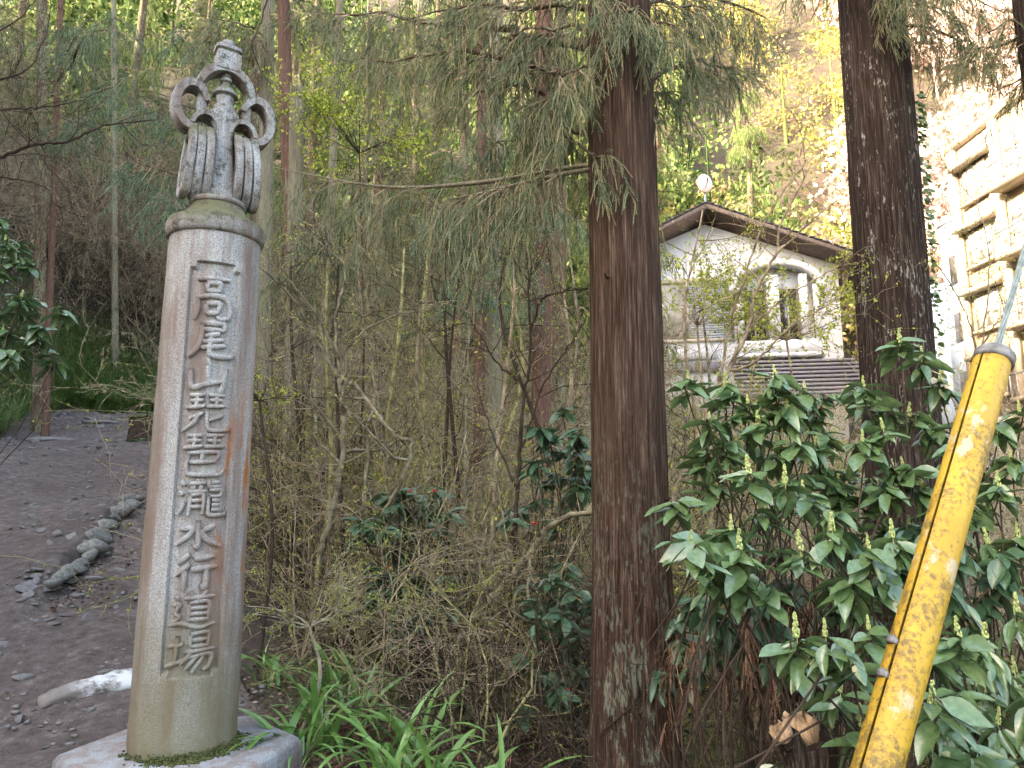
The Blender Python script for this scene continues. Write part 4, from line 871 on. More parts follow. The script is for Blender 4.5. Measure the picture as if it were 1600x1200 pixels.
# ------------------------------------------------------------------ bare understory trees drawn limb by limb at their own depth
def limb_tree(name, label, limbs, mat, seed, r0=.03, twigs=5, tl=.5, cat='tree', base=None, lev=(3, 3), bend=.22, budmat=None, nb=0, bs=.02):
    """limbs: lists of (px,py,depth); every limb a part with its own side twigs"""
    rng = np.random.default_rng(seed); f = at(*limbs[0][0][0]); b = np.array([f[0], f[1], gz(f[0], f[1])]) if base is None else np.array(base, float)
    t = thing(name, label, cat, b); ends = []; allt = []
    for pts, ra, rb in limbs:
        W = [at(*q) for q in pts]
        n = 6 * len(W); P = spline(W, n) + rng.normal(size=(n, 3)) * .006; rr = np.linspace(ra, rb, n) * (1 + .10 * rng.normal(size=n))
        mb = MB().add(*tubes(P, rr, 7)); mb.build('limb', MT[mat], t, smooth=True); out = []
        for k in range(int(twigs * np.linalg.norm(P[-1] - P[0]) + 2)):
            s = rng.uniform(.25, 1); q = along(P, np.array([s]))[0]; i = min(int(s * (n - 1)), n - 2); T = nrm(P[i + 1] - P[i]); d = nrm(T * .6 + perp(T[None], rng)[0] * .9 + np.array([0, 0, .15]))
            grow(rng, q, d, tl * rng.uniform(.5, 1.4), max(rb * .9, .0035), 1, out, (0,) + tuple(lev), bend, .05, .55, .9)
        if out:
            allt += out; ends += [o for o in out if o[2] >= 2]
    if allt: tag(branches_to_mesh(allt, .0013).build('twigs', MT[mat], t), kind='stuff')
    if nb and ends:
        fb = MB(); A = []; D = []
        for o in ends:
            k = max(2, int(nb)); s = rng.uniform(.2, 1, k); A.append(along(o[0], s)); D.append(np.repeat(nrm(o[0][-1] - o[0][0])[None], k, 0) + rng.normal(size=(k, 3)) * .7)
        leaves(rng, np.concatenate(A), np.concatenate(D), bs, fb, .6); fb.build('buds', MT[budmat or 'bud'], t)
    return t
D1 = 6.6
limb_tree('twisted_sapling', 'pale twisted leafless sapling with kinked limbs right of the pillar', [
 ([(498, 880, D1), (520, 790, D1), (535, 720, D1), (537, 640, D1), (530, 590, D1)], .030, .022),
 ([(530, 590, D1), (500, 540, 6.5), (460, 470, 6.3), (410, 415, 6.1)], .020, .008),
 ([(530, 588, D1), (560, 608, 6.5), (590, 650, 6.4), (620, 680, 6.3), (648, 690, 6.2)], .021, .015),
 ([(646, 688, 6.2), (638, 725, 6.2), (622, 762, 6.25), (596, 805, 6.3)], .018, .016),
 ([(531, 590, D1), (524, 500, 6.7), (540, 430, 6.8), (528, 398, 6.8)], .016, .007),
 ([(538, 635, D1), (560, 655, 6.5), (575, 672, 6.5), (572, 740, 6.5), (563, 815, 6.5)], .017, .012),
 ([(531, 588, D1), (540, 545, 6.6), (600, 500, 6.5), (690, 478, 6.4)], .014, .005),
 ([(540, 580, D1), (500, 500, 6.4), (455, 440, 6.2), (425, 395, 6.1)], .013, .005)], 'twig_grey', 41, twigs=3, nb=2, bs=.022)
D2 = 6.2
limb_tree('dark_sapling', 'dark upright sapling with forked bare limbs left of the lichened cedar', [
 ([(790, 1010, D2), (802, 900, D2), (806, 799, D2), (812, 709, D2), (819, 613, D2), (828, 572, D2), (826, 452, D2), (822, 380, D2)], .024, .008),
 ([(829, 520, D2), (847, 469, 6.1), (880, 455, 5.9), (919, 452, 5.7)], .011, .006),
 ([(819, 610, D2), (806, 592, 6.1), (775, 565, 6.0), (755, 530, 6.0), (733, 498, 6.0)], .012, .005),
 ([(815, 700, D2), (850, 600, 6.1), (890, 540, 6.0), (915, 500, 5.9)], .010, .004),
 ([(806, 760, D2), (770, 680, 6.4), (745, 600, 6.5)], .010, .004)], 'twig_dark', 42, twigs=4, nb=1)
limb_tree('leaning_bough_tree', 'leaning mossy grey trunk low on the stream bank', [
 ([(702, 1075, 6.1), (706, 1054, 6.1), (716, 1006, 6.1), (730, 982, 6.1), (778, 927, 5.9), (830, 862, 5.7), (871, 814, 5.5), (930, 800, 5.3)], .042, .018),
 ([(735, 985, 6.1), (750, 940, 6.1), (775, 905, 6.1), (800, 895, 6.0)], .024, .008),
 ([(830, 865, 5.7), (826, 930, 5.6), (838, 990, 5.5), (842, 1040, 5.5)], .013, .010),
 ([(700, 1060, 6.2), (690, 960, 6.3), (660, 860, 6.5), (640, 770, 6.6)], .022, .009)], 'twig_grey', 43, twigs=3)
D4 = 7.0
limb_tree('forked_sapling', 'forked brown sapling reaching up in front of the white house', [
 ([(1030, 840, D4), (1055, 772, D4), (1084, 702, D4), (1118, 617, D4), (1146, 562, D4), (1172, 504, D4), (1181, 454, D4), (1213, 396, D4), (1222, 346, D4), (1268, 256, D4)], .034, .008),
 ([(1122, 600, D4), (1140, 512, 6.9), (1166, 425, 6.8), (1204, 329, 6.7), (1262, 250, 6.6)], .016, .005),
 ([(1213, 396, D4), (1245, 367, 6.9), (1280, 335, 6.8), (1318, 303, 6.7)], .013, .004),
 ([(1140, 580, D4), (1181, 565, 6.8), (1233, 512, 6.6), (1292, 477, 6.5), (1330, 450, 6.4)], .013, .004),
 ([(1172, 510, D4), (1222, 469, 6.9), (1274, 437, 6.8), (1325, 408, 6.6)], .011, .004),
 ([(1165, 450, D4), (1087, 489, 6.6), (1029, 524, 6.4)], .009, .004),
 ([(1084, 700, D4), (1130, 660, 7.2), (1180, 640, 7.3)], .012, .005)], 'twig_brown', 44, twigs=4, tl=.6, nb=3, bs=.026)
limb_tree('bare_left_tree', 'dark crooked bare boughs reaching in from the left edge', [
 ([(-90, 300, 6.0), (-40, 262, 6.0), (0, 245, 6.0), (60, 224, 6.0), (100, 222, 6.0), (140, 205, 6.1), (168, 195, 6.2), (245, 187, 6.4)], .020, .006),
 ([(-60, 190, 5.9), (0, 172, 5.9), (60, 168, 5.9), (110, 160, 6.0), (172, 138, 6.2)], .010, .004),
 ([(-60, 100, 5.6), (0, 172, 5.7), (60, 240, 5.8), (110, 305, 5.9)], .008, .003),
 ([(-60, 265, 6.2), (0, 275, 6.2), (70, 293, 6.2), (90, 322, 6.2), (138, 341, 6.3)], .008, .003),
 ([(-60, 120, 6.1), (10, 122, 6.1), (50, 100, 6.1), (75, 40, 6.2), (80, -20, 6.3)], .010, .003),
 ([(-30, 60, 6.2), (30, 30, 6.3), (70, -20, 6.4)], .009, .004)], 'twig_dark', 45, twigs=3, tl=.5, base=at(-90, 300, 6.0) * np.array([1, 1, 0]) + np.array([0, 0, gz(at(-90, 300, 6.0)[0], 6.0)]))
o = bpy.data.objects['bare_left_tree']; p0 = at(-90, 300, 6.0)
MB().add(*tubes(spline([np.array(o.location), np.array(o.location) * .5 + p0 * .5 + np.array([-.2, 0, 0]), p0, at(-60, 100, 5.6), at(-80, -100, 5.6)], 20), np.linspace(.07, .02, 20), 8)).build('trunk', MT['twig_dark'], o, smooth=True)
limb_tree('hanging_vine', 'thin black vine hanging behind the stone finial', [([(425, -60, 6.5), (412, 20, 6.4), (392, 70, 6.3), (374, 110, 6.2), (362, 160, 6.2)], .009, .006)], 'twig_dark', 46, twigs=0, cat='vine')
limb_tree('right_bare_sapling', 'thin bare sapling between the dark cedar and the cream block', [
 ([(1500, 900, 7.5), (1510, 700, 7.5), (1525, 560, 7.5), (1500, 470, 7.4), (1440, 380, 7.2)], .014, .004),
 ([(1525, 560, 7.5), (1560, 500, 7.4), (1600, 470, 7.3)], .009, .004), ([(1510, 660, 7.5), (1470, 590, 7.4), (1450, 500, 7.3)], .009, .003), ([(1518, 620, 7.5), (1545, 450, 7.6), (1530, 330, 7.7), (1470, 250, 7.8)], .009, .003)], 'twig_brown', 47, twigs=8, tl=.7, nb=3, bs=.022)

# ------------------------------------------------------------------ leafless shrubs of the thicket: one of each kind, then copies
def bare_shrub(seed, mat, H=2.2, stems=7, kids=(6, 5, 4), leafm=None, lsz=.03, nl=0, spread=.5, up=.1, r=(.008, .017), minr=.0026, bend=.2):
    rng = np.random.default_rng(seed); t = thing('bare_shrub', 'x', 'shrub'); out = []
    for k in range(stems):
        a = rng.uniform(0, 2 * PI); d = nrm(np.array([math.cos(a) * spread, math.sin(a) * spread, 1])); grow(rng, np.array([rng.normal() * .12, rng.normal() * .12, -.1]), d, H * rng.uniform(.6, 1.15), rng.uniform(*r), 0, out, kids, bend, up, .45, 1.0)
    branches_to_mesh(out, minr).build('stems', MT[mat], t, local=True)
    if nl:
        fb = MB(); A = []; D = []
        for o in out:
            if o[2] < 2: continue
            s = rng.uniform(.1, 1, nl); A.append(along(o[0], s)); D.append(rng.normal(size=(nl, 3)) + np.array([0, 0, -.3]))
        leaves(rng, np.concatenate(A), np.concatenate(D), lsz, fb, .5); fb.build('leaves', MT[leafm], t, local=True)
    return t
kinds = [bare_shrub(1, 'twig_brown'), bare_shrub(2, 'twig_pale', 2.4, 6), bare_shrub(3, 'twig_moss', 2.0, 8, (6, 5, 3), 'olive', .04, 1), bare_shrub(4, 'twig_brown', 2.6, 6, (6, 5, 3), 'brush', .045, 2), bare_shrub(5, 'twig_pale', 2.0, 7, (6, 5, 3), 'olive', .045, 3), bare_shrub(6, 'twig_dark', 2.2, 6, (5, 5, 4)),
  bare_shrub(7, 'twig_brown', 2.6, 7, (6, 5), 'olive', .032, 1, .8, .0, (.008, .016), .003, .24), bare_shrub(8, 'twig_moss', 2.6, 6, (6, 5), 'bud', .036, 4, .7, .0, (.008, .018), .003, .26), bare_shrub(9, 'twig_dark', 2.8, 5, (5, 4), None, 0, 0, .6, .02, (.010, .020), .0035, .24)]
KL = ['tangled brown leafless shrub', 'tangled pale leafless shrub', 'mossy shrub with small olive leaves', 'tall brown shrub with withered leaves', 'pale shrub with drooping olive leaves', 'dark leafless shrub', 'brown shrub of arching stems', 'mossy shrub with yellow green buds', 'dark shrub of crooked bare stems']
rng = np.random.default_rng(99); used = [False] * 9; sites = []
def zone(n, xr, yr, sr, kk, where, grp):
    k = 0
    while k < n:
        x = rng.uniform(*xr); y = rng.uniform(*yr)
        pl = np.interp(y, PL[:, 1], PL[:, 0]); pr = np.interp(y, PR[:, 1], PR[:, 0])
        if pl - .2 < x < pr + .5 and y < 21.2: continue
        if x < -7 and (x > pl - 2.4 if y < 21.2 else y < 25.5): continue
        ln = np.array([x, y]); px = 800 + FPX * x / y
        sites.append((x, y, rng.uniform(*sr), kk[rng.integers(len(kk))], where, grp)); k += 1
zone(34, (-3.4, 2.6), (6.4, 10.5), (.7, 1.15), (6, 7, 8, 6, 7), 'at the front of the middle thicket', 'arching shrubs at the front of the thicket')
zone(42, (-4.8, 3.4), (7.4, 13), (.75, 1.2), (0, 1, 2, 4, 5), 'in the thicket between pillar and lichened cedar', 'thicket shrubs near the stream')
zone(10, (-1.5, .7), (5.6, 7.4), (.45, .75), (8, 5, 6, 8), 'low behind the strap leaved clumps', 'low shrubs on the bank')
zone(9, (1.3, 2.9), (4.4, 6.2), (.4, .6), (5, 2, 1), 'low among the glossy shrubs', 'low shrubs among the glossy ones')
zone(45, (-7, 7), (13, 23), (1.0, 1.6), (1, 1, 4, 3, 7), 'far back in the middle thicket', 'shrubs at the back of the thicket')
zone(70, (-24, -9.5), (11, 30), (1.2, 2.4), (0, 3, 0, 3, 5), 'on the brown slope left of the pillar', 'shrubs on the left slope')
zone(30, (1.5, 9), (8, 18), (.8, 1.5), (1, 4, 2, 4), 'in front of the white house', 'shrubs before the house')
zone(8, (4.2, 8), (5.5, 11), (.9, 1.3), (1, 2, 0), 'right of the dark cedar', 'shrubs right of the dark cedar')
for x, y, s, k, where, grp in sites:
    o = kinds[k] if not used[k] else copy_tree(kinds[k]); used[k] = True
    o.location = (x, y, gz(x, y)); o.rotation_euler = (rng.uniform(-.15, .15), rng.uniform(-.15, .15), rng.uniform(0, 6.3)); o.scale = (s, s, s * rng.uniform(.85, 1.2))
    tag(o, KL[k] + ' ' + where, 'shrub', grp)

# thin upright saplings standing through the thicket, each its own thing
rng = np.random.default_rng(123); SL = []
for i, (px, dep, wpx, tx, mt) in enumerate(((482, 7.6, 9, 30, 'twig_moss'), (556, 7.2, 8, -25, 'twig_dark'), (592, 8.2, 10, 40, 'twig_moss'), (612, 7.4, 6, -60, 'twig_grey'), (636, 8.8, 9, 20, 'twig_brown'), (668, 7.8, 7, 60, 'twig_dark'), (690, 8.4, 11, -10, 'twig_moss'), (712, 7.2, 6, 45, 'twig_grey'), (738, 8.0, 8, -40, 'twig_dark'), (760, 7.0, 7, 30, 'twig_brown'), (786, 8.6, 9, 10, 'twig_moss'), (842, 7.6, 9, -15, 'twig_dark'), (862, 8.4, 8, 25, 'twig_grey'), (898, 7.4, 9, -20, 'twig_brown'), (505, 8.6, 9, -20, 'twig_grey'), (575, 9.2, 10, 10, 'twig_brown'), (440, 8.2, 8, 15, 'twig_dark'), (1068, 8.0, 7, 30, 'twig_brown'), (1105, 8.8, 8, -10, 'twig_grey'))):
    top = rng.uniform(250, 480); c = at(px, 900, dep); b = np.array([c[0], dep, gz(c[0], dep)]); e_ = at(px + tx, top, dep + rng.uniform(-.6, .6)); r_ = wpx / 2 / FPX * dep; out = []
    t = thing('thin_sapling', 'x', 'tree', b); P = spline([b - np.array([0, 0, .1]), b * .6 + e_ * .4 + rng.normal(size=3) * np.array([.12, .1, 0]), b * .25 + e_ * .75 + rng.normal(size=3) * np.array([.1, .1, 0]), e_], 22)
    MB().add(*tubes(P, np.linspace(r_ * 1.15, r_ * .35, 22) * (1 + .06 * rng.normal(size=22)), 7)).build('trunk', MT[mt], t, smooth=True)
    for k in range(7):
        s = rng.uniform(.3, 1); q = along(P, np.array([s]))[0]; a = rng.uniform(0, 6.28); grow(rng, q, nrm(np.array([math.cos(a), math.sin(a) * .6, rng.uniform(.1, 1.0)])), rng.uniform(.5, 1.1), .008, 1, out, (0, 4, 3), .22, .03, .5, .9)
    tag(branches_to_mesh(out, .0022).build('twigs', MT[mt], t), kind='stuff'); SL.append((px, mt, t))
kn = {'twig_moss': 'mossy', 'twig_dark': 'dark', 'twig_grey': 'grey', 'twig_brown': 'brown'}
for k, (px, mt, t) in enumerate(sorted(SL, key=lambda q: q[0])):
    same = [q for q in sorted(SL, key=lambda q: q[0]) if q[1] == mt]; n_ = same.index((px, mt, t))
    tag(t, '%s thin upright sapling, %s of the %s ones right of the pillar' % (kn[mt], ('first', 'second', 'third', 'fourth', 'fifth', 'sixth')[n_], kn[mt]), group='thin upright saplings in the thicket')

# uncountable brush: fine twigs and withered leaves on the slopes
def brush(name, label, mat, n, xr, yr, hz, seed, ls=.09, tw=True, keep=None, cat='brush'):
    rng = np.random.default_rng(seed); x = rng.uniform(*xr, n); y = rng.uniform(*yr, n)
    pl = np.interp(y, PL[:, 1], PL[:, 0]); pr = np.interp(y, PR[:, 1], PR[:, 0]); ok = ~((x > pl - .3) & (x < pr + .4) & (y < 21.2)); x = x[ok]; y = y[ok]; n = len(x)
    dn = vnoise(np.column_stack([x, y, y * 0]), .55); ok = dn > rng.uniform(.1, .75, n); x = x[ok]; y = y[ok]; n = len(x)
    z = gz(x, y) + rng.random(n) ** 1.6 * hz * (0.5 + vnoise(np.column_stack([x, y, y * 0 + 9]), .8)); A = np.column_stack([x, y, z]); mb = MB()
    leaves(rng, A, rng.normal(size=A.shape), ls, mb, .4)
    if tw:
        k = n // 3; a = A[:k]; d = nrm(rng.normal(size=(k, 3)) * np.array([1, 1, .7]) + np.array([0, 0, .3])); L = rng.uniform(.25, .8, k)[:, None]
        m1 = a + d * L * .5 + rng.normal(size=a.shape) * .04; Q = np.stack([a, m1, a + d * L], 1); mb.add(*tubes(Q, np.repeat(np.array([[.005, .004, .002]]), k, 0), 3))
    return tag(mb.build(name, MT[mat]), label, cat, kind='stuff')
brush('slope_brush', 'brown withered brush covering the steep slope left of the pillar', 'brush', 60000, (-26, -9), (9, 34), 2.2, 51, .10)
brush('thicket_brush', 'olive brown tangle of twigs and small leaves filling the thicket', 'olive', 40000, (-5.5, 7), (8.8, 27), 1.3, 52, .08)
brush('stream_brush', 'dim leafy tangle on the stream bank behind the glossy shrubs', 'olive', 16000, (1.2, 9), (4.8, 10), .9, 53, .06)

# ------------------------------------------------------------------ budding shrubs with yellow green spring leaves
def bud_shrub(label, px, py, dep, w, h, seed, n=9, bs=.035, nb=5, mat='twig_dark', low=None):
    rng = np.random.default_rng(seed); c = at(px, py, dep); b = np.array([c[0] + (0 if low is None else low), dep, gz(c[0], dep)]); t = thing('budding_shrub', label, 'shrub', b)
    out = []
    st = c + np.array([rng.normal() * .1, 0, -h * .6])
    MB().add(*tubes(spline([b - np.array([0, 0, .1]), b * .5 + st * .5 + np.array([.12, 0, 0]), st], 14), np.linspace(.018, .012, 14), 6)).build('stem', MT[mat], t)
    for k in range(n):
        a = rng.uniform(0, 2 * PI); d = nrm(np.array([math.cos(a) * w, math.sin(a) * w * .6, h * rng.uniform(.1, 1.2)])); grow(rng, st, d, (w + h) * .5 * rng.uniform(.7, 1.3), .007, 1, out, (0, 6, 4), .16, .02, .5, .8)
    branches_to_mesh(out, .0018).build('branches', MT[mat], t); A = []; D = []; fb = MB()
    for o in out:
        if o[2] < 2: continue
        s = rng.uniform(.1, 1, nb); A.append(along(o[0], s)); D.append(rng.normal(size=(nb, 3)) + np.array([0, 0, .5]))
    leaves(rng, np.concatenate(A), np.concatenate(D), bs, fb, .65); fb.build('leaves', MT['bud'], t)
bud_shrub('yellow green budding shrub above the dead bough right of the finial', 570, 190, 9.2, 1.0, .75, 61, 14, .045, 7)
bud_shrub('small budding shrub with pale leaves beside the pillar\'s middle', 425, 600, 6.4, .5, .25, 62, 8, .02, 6)
bud_shrub('low yellow budding shrub beside the pillar\'s lower right', 470, 930, 5.3, .45, .35, 63, 10, .014, 5, 'twig_pale')
bud_shrub('sparse budding shrub over the strap leaved clumps', 700, 900, 6.0, .7, .5, 64, 8, .02, 4, 'twig_moss')
bud_shrub('yellow tasselled shrub left of the dark cedar', 1240, 470, 8.5, 1.0, .8, 65, 14, .036, 8, 'twig_brown')
bud_shrub('pale budding shrub low before the white house', 1080, 450, 9.0, .8, .8, 66, 12, .036, 7, 'twig_brown')

# ------------------------------------------------------------------ glossy broad-leaved shrubs, leaf by leaf
def leaf_mesh(name, seed, wr=.36, droop=.35, fold=.10, n=7):
    rng = np.random.default_rng(seed); t = np.linspace(0, 1, n); w = wr * .5 * np.sin(PI * np.clip(t, 0, 1) ** .82) ** .85; w[0] = .012; w[-1] = .004
    z = -droop * t ** 2 * .6; yb = .05 * np.sin(t * 4 + seed) ; rows_ = []
    for k in range(n):
        wv = .02 * math.sin(seed + 7 * t[k])
        rows_.append([(t[k], yb[k] - w[k], z[k] + fold * w[k] + wv), (t[k], yb[k] - w[k] * .5, z[k] - .15 * fold * w[k]), (t[k], yb[k], z[k] - .25 * fold * w[k] - .006), (t[k], yb[k] + w[k] * .5, z[k] - .15 * fold * w[k]), (t[k], yb[k] + w[k], z[k] + fold * w[k] - wv)])
    mb = MB().add(np.array(rows_), gridfaces(n, 5)); return mb.mesh(name, smooth=True)
LV = [leaf_mesh('leaf', i, w, d, f) for i, (w, d, f) in enumerate(((.50, .3, .25), (.44, .5, .35), (.55, .2, .15), (.42, .7, .3), (.52, .45, .1), (.47, .05, .3)))]
LD = [q.copy() for q in LV]; LL_ = [leaf_mesh('leaf', i + 10, .33, d, f) for i, (d, f) in enumerate(((.3, .4), (.5, .3), (.7, .4)))]
for q in LV: q.materials.append(MT['aucuba'])
for q in LD: q.materials.append(MT['aucuba_dark'])
for q in LL_: q.materials.append(MT['aucuba'])
def spike_mesh(seed):
    rng = np.random.default_rng(seed); mb = MB()
    for k in range(46):
        h = rng.random(); a = rng.uniform(0, 2 * PI); r_ = .16 * (1 - h) + .05; s = rng.uniform(.05, .09)
        mb.add(IV1[:12] * s * np.array([1, 1, 1.1]) + (r_ * math.cos(a), r_ * math.sin(a), h), IF1[:20] if len(IV1) == 12 else IF1)
    mb.add(*tubes([[(0, 0, -.3), (0, 0, 0), (0, 0, .9)]], [[.035, .04, .02]], 5)); return mb.mesh('flower_spike')
SP = [spike_mesh(i) for i in range(3)]
for q in SP: q.materials.append(MT['spike'])
BER = MB()
for q in ((0, 0, 0), (1.6, .3, .2), (.6, 1.5, -.3), (.4, -.8, 1.2), (-1.1, .6, .5)): BER.add(IV2 * .8 + np.array(q), IF2)
BER = BER.mesh('berry_cluster', smooth=True); BER.materials.append(MT['berry'])
def orient(d, roll=0.0):
    d = Vector(d).normalized(); up = Vector((0, 0, 1)); y = up.cross(d)
    if y.length < 1e-3: y = Vector((0, 1, 0))
    y.normalize(); z = d.cross(y); m = Matrix((d, y, z)).transposed(); return m @ Matrix.Rotation(roll, 3, 'X')
def leaf_shrub(label, base, tips, seed, lsz=.155, nlv=(7, 11), meshes=LV, spikes=1.0, stemmat='twig_dark', name='glossy_shrub', droop=(-.8, .3), group=None, fill=0, face=0.35):
    """tips: (px,py,depth): each a whorl of leaves at the end of its own stem, with a flower spike"""
    rng = np.random.default_rng(seed); b = np.array([base[0], base[1], gz(base[0], base[1])]); t = thing(name, label, 'shrub', b, group=group)
    T = [at(*q) for q in tips]; rot = []
    for k in range(int(fill * 2.6)):
        q = T[rng.integers(len(tips))] + rng.normal(size=3) * np.array([.17, .14, .15]) + np.array([0, .08, -.16]); rot.append((q, False))
    whor = [(q, True) for q in T] + rot
    for q, main in whor:
        mid_ = b * .45 + q * .55 + np.array([rng.normal() * .30, rng.normal() * .16, -.05]); P = spline([b + np.array([rng.normal() * .06, rng.normal() * .06, -.05]), mid_, q - np.array([0, 0, .09]), q], 12)
        MB().add(*tubes(P, np.linspace(.0055, .0035, 12), 5)).build('stem', MT[stemmat], t, smooth=True)
        for k in range(rng.integers(3, 7)):                            # older leaves further down the stem
            s_ = rng.uniform(.70, .96); qq = along(P, np.array([s_]))[0]; a = rng.uniform(0, 6.28); el = rng.uniform(-.9, .1); s = lsz * rng.uniform(.7, 1.25); d = np.array([math.cos(a) * math.cos(el), math.sin(a) * math.cos(el) - face * .6, math.sin(el)])
            o = link('leaf', meshes[rng.integers(len(meshes))], None, t); M4 = orient(d, rng.normal() * .4).to_4x4() @ Matrix.Diagonal((s, s, s, 1)); M4.translation = Vector(qq - b); o.matrix_basis = M4
        n = rng.integers(*nlv); a0 = rng.uniform(0, 6.28)
        for k in range(n):
            a = a0 + k * 2.4 + rng.normal() * .25; el = rng.uniform(*droop); s = lsz * rng.uniform(.65, 1.2)
            d = np.array([math.cos(a) * math.cos(el), math.sin(a) * math.cos(el) - face * .5, math.sin(el)])
            o = link('leaf', meshes[rng.integers(len(meshes))], None, t)
            M3 = orient(d, rng.normal() * .35); M4 = M3.to_4x4() @ Matrix.Diagonal((s, s, s, 1)); M4.translation = Vector(q - b + nrm(d) * .012 - np.array([0, 0, .012 * k * .7])); o.matrix_basis = M4
        if main and rng.random() < spikes:
            o = link('flower_spike', SP[rng.integers(3)], None, t); s = rng.uniform(.06, .10) * lsz / .155
            o.matrix_basis = Matrix.Translation(Vector(q - b)) @ Matrix.Rotation(rng.normal() * .2, 4, 'X') @ Matrix.Diagonal((s * .72, s * .72, s, 1))
    return t
TP = lambda l, d, j=.25, sd=0: [(x, y, d + np.random.default_rng(int(x * 7 + y)).uniform(-j, j)) for x, y in l]
leaf_shrub('tall glossy shrub with flower spikes right of the lichened cedar', (1.25, 4.1), TP([(1133, 604), (1211, 591), (1257, 614), (1169, 636), (1185, 665), (1230, 640), (1075, 600), (1110, 660)], 4.0), 71, .145, fill=4)
leaf_shrub('glossy shrub with flower spikes before the dark cedar\'s foot', (1.75, 4.0), TP([(1349, 604), (1275, 699), (1284, 730), (1316, 737), (1394, 733), (1310, 758), (1348, 690), (1413, 733), (1420, 650), (1380, 670), (1440, 760), (1370, 800), (1420, 830)], 4.1), 72, .141, fill=6)
leaf_shrub('glossy shrub with upright spikes midway between the two big cedars', (1.15, 3.7), TP([(1170, 741), (1227, 755), (1255, 771), (1190, 800), (1215, 705)], 3.7), 73, .145, fill=3)
leaf_shrub('broad leaved glossy shrub close to the lichened cedar\'s right side', (1.0, 3.4), TP([(1143, 829), (1155, 857), (1110, 890), (1080, 850), (1251, 860)], 3.3), 74, .145, fill=2)
leaf_shrub('drooping glossy shrub left of the yellow guard', (1.35, 3.3), TP([(1357, 857), (1300, 830), (1330, 905), (1395, 840)], 3.3), 75, .141, droop=(-1.1, -.2), fill=2)
leaf_shrub('low glossy shrub with paired spikes above the broken stump', (1.05, 2.9), TP([(1245, 995), (1290, 994), (1358, 984), (1333, 1035)], 2.75), 76, .132, fill=1)
leaf_shrub('low glossy shrub at the foot of the yellow guard, beside the stump', (1.0, 2.6), TP([(1313, 1080), (1345, 1135)], 2.6), 77, .132, fill=1)
leaf_shrub('low glossy shrub right of the yellow guard\'s lower half', (1.6, 2.9), TP([(1498, 994), (1456, 1101), (1511, 1126), (1440, 1000)], 2.85), 78, .132, fill=2)
leaf_shrub('long leaved glossy shrub in the lower right corner', (2.1, 3.1), TP([(1586, 1052), (1560, 1130), (1590, 960), (1540, 1010)], 3.0), 79, .150, meshes=LL_, droop=(-1.2, -.1), fill=3)
leaf_shrub('glossy shrub behind the top of the yellow guard', (2.3, 4.2), TP([(1406, 537), (1453, 667), (1470, 600), (1440, 560), (1490, 700)], 4.2), 80, .145, fill=2)
leaf_shrub('glossy shrub at the right edge behind the yellow guard', (2.7, 4.0), TP([(1593, 643), (1560, 760), (1590, 840), (1545, 850), (1580, 720)], 4.0), 81, .141, fill=3)
leaf_shrub('glossy shrub with yellow flower heads hanging in from the left edge', (-6.3, 6.6), TP([(-5, 350), (22, 405), (-12, 430), (32, 465), (5, 520), (40, 490), (-25, 500), (8, 380), (-25, 390)], 7.0), 82, .167, fill=8, face=.1)
leaf_shrub('drooping dark leaved shrub filling the gap right of the lichened cedar\'s foot', (1.15, 3.9), TP([(1080, 930), (1130, 965), (1180, 930), (1110, 1010), (1210, 990)], 3.9), 83, .141, meshes=LD, spikes=.2, droop=(-1.2, -.1), fill=4)
leaf_shrub('drooping dark leaved shrub under the spiked shrubs, left of the guard', (1.7, 4.0), TP([(1230, 905), (1300, 945), (1380, 930), (1340, 990), (1270, 1000), (1400, 880)], 3.9), 84, .141, meshes=LD, spikes=.2, droop=(-1.2, -.1), fill=4)
leaf_shrub('drooping dark leaved shrub low behind the guard', (2.1, 3.7), TP([(1470, 900), (1530, 930), (1490, 850), (1560, 900), (1450, 820)], 3.7), 85, .141, meshes=LD, spikes=.2, droop=(-1.1, .0), fill=4)
# dark shrubs with red berries in the middle
for i, (lab, bx, tl) in enumerate((('dark glossy shrub with red berries at the thicket\'s middle', -.6, [(640, 765), (680, 760), (620, 790), (700, 800), (600, 830), (650, 830)]), ('dark glossy shrub left of the lichened cedar\'s trunk', .2, [(880, 640), (900, 690), (860, 680), (905, 740), (840, 720), (870, 740), (820, 790)]),
        ('dark bushy glossy shrub low against the lichened cedar', .35, [(860, 900), (900, 920), (870, 960), (905, 980), (840, 970), (885, 1040), (850, 1050), (880, 880)]), ('dark glossy shrub behind the leaning mossy trunk', -.5, [(640, 900), (670, 940), (610, 940), (660, 980), (700, 900), (620, 890)]))):
    dp = (6.6, 6.2, 5.6, 6.4)[i]; s_ = leaf_shrub(lab, (bx, dp), TP(tl, dp, .3), 90 + i, .15, (6, 9), LD, 0, 'twig_dark', 'berry_shrub', fill=8)
    for (x, y) in ((640, 768), (678, 767)) if i == 0 else (((834, 818),) if i == 1 else (((886, 1079),) if i == 2 else ((610, 888),))):
        o = link('berry_cluster', BER, None, s_); o.location = Vector(at(x, y, dp - .25)) - s_.location; o.scale = (.009,) * 3

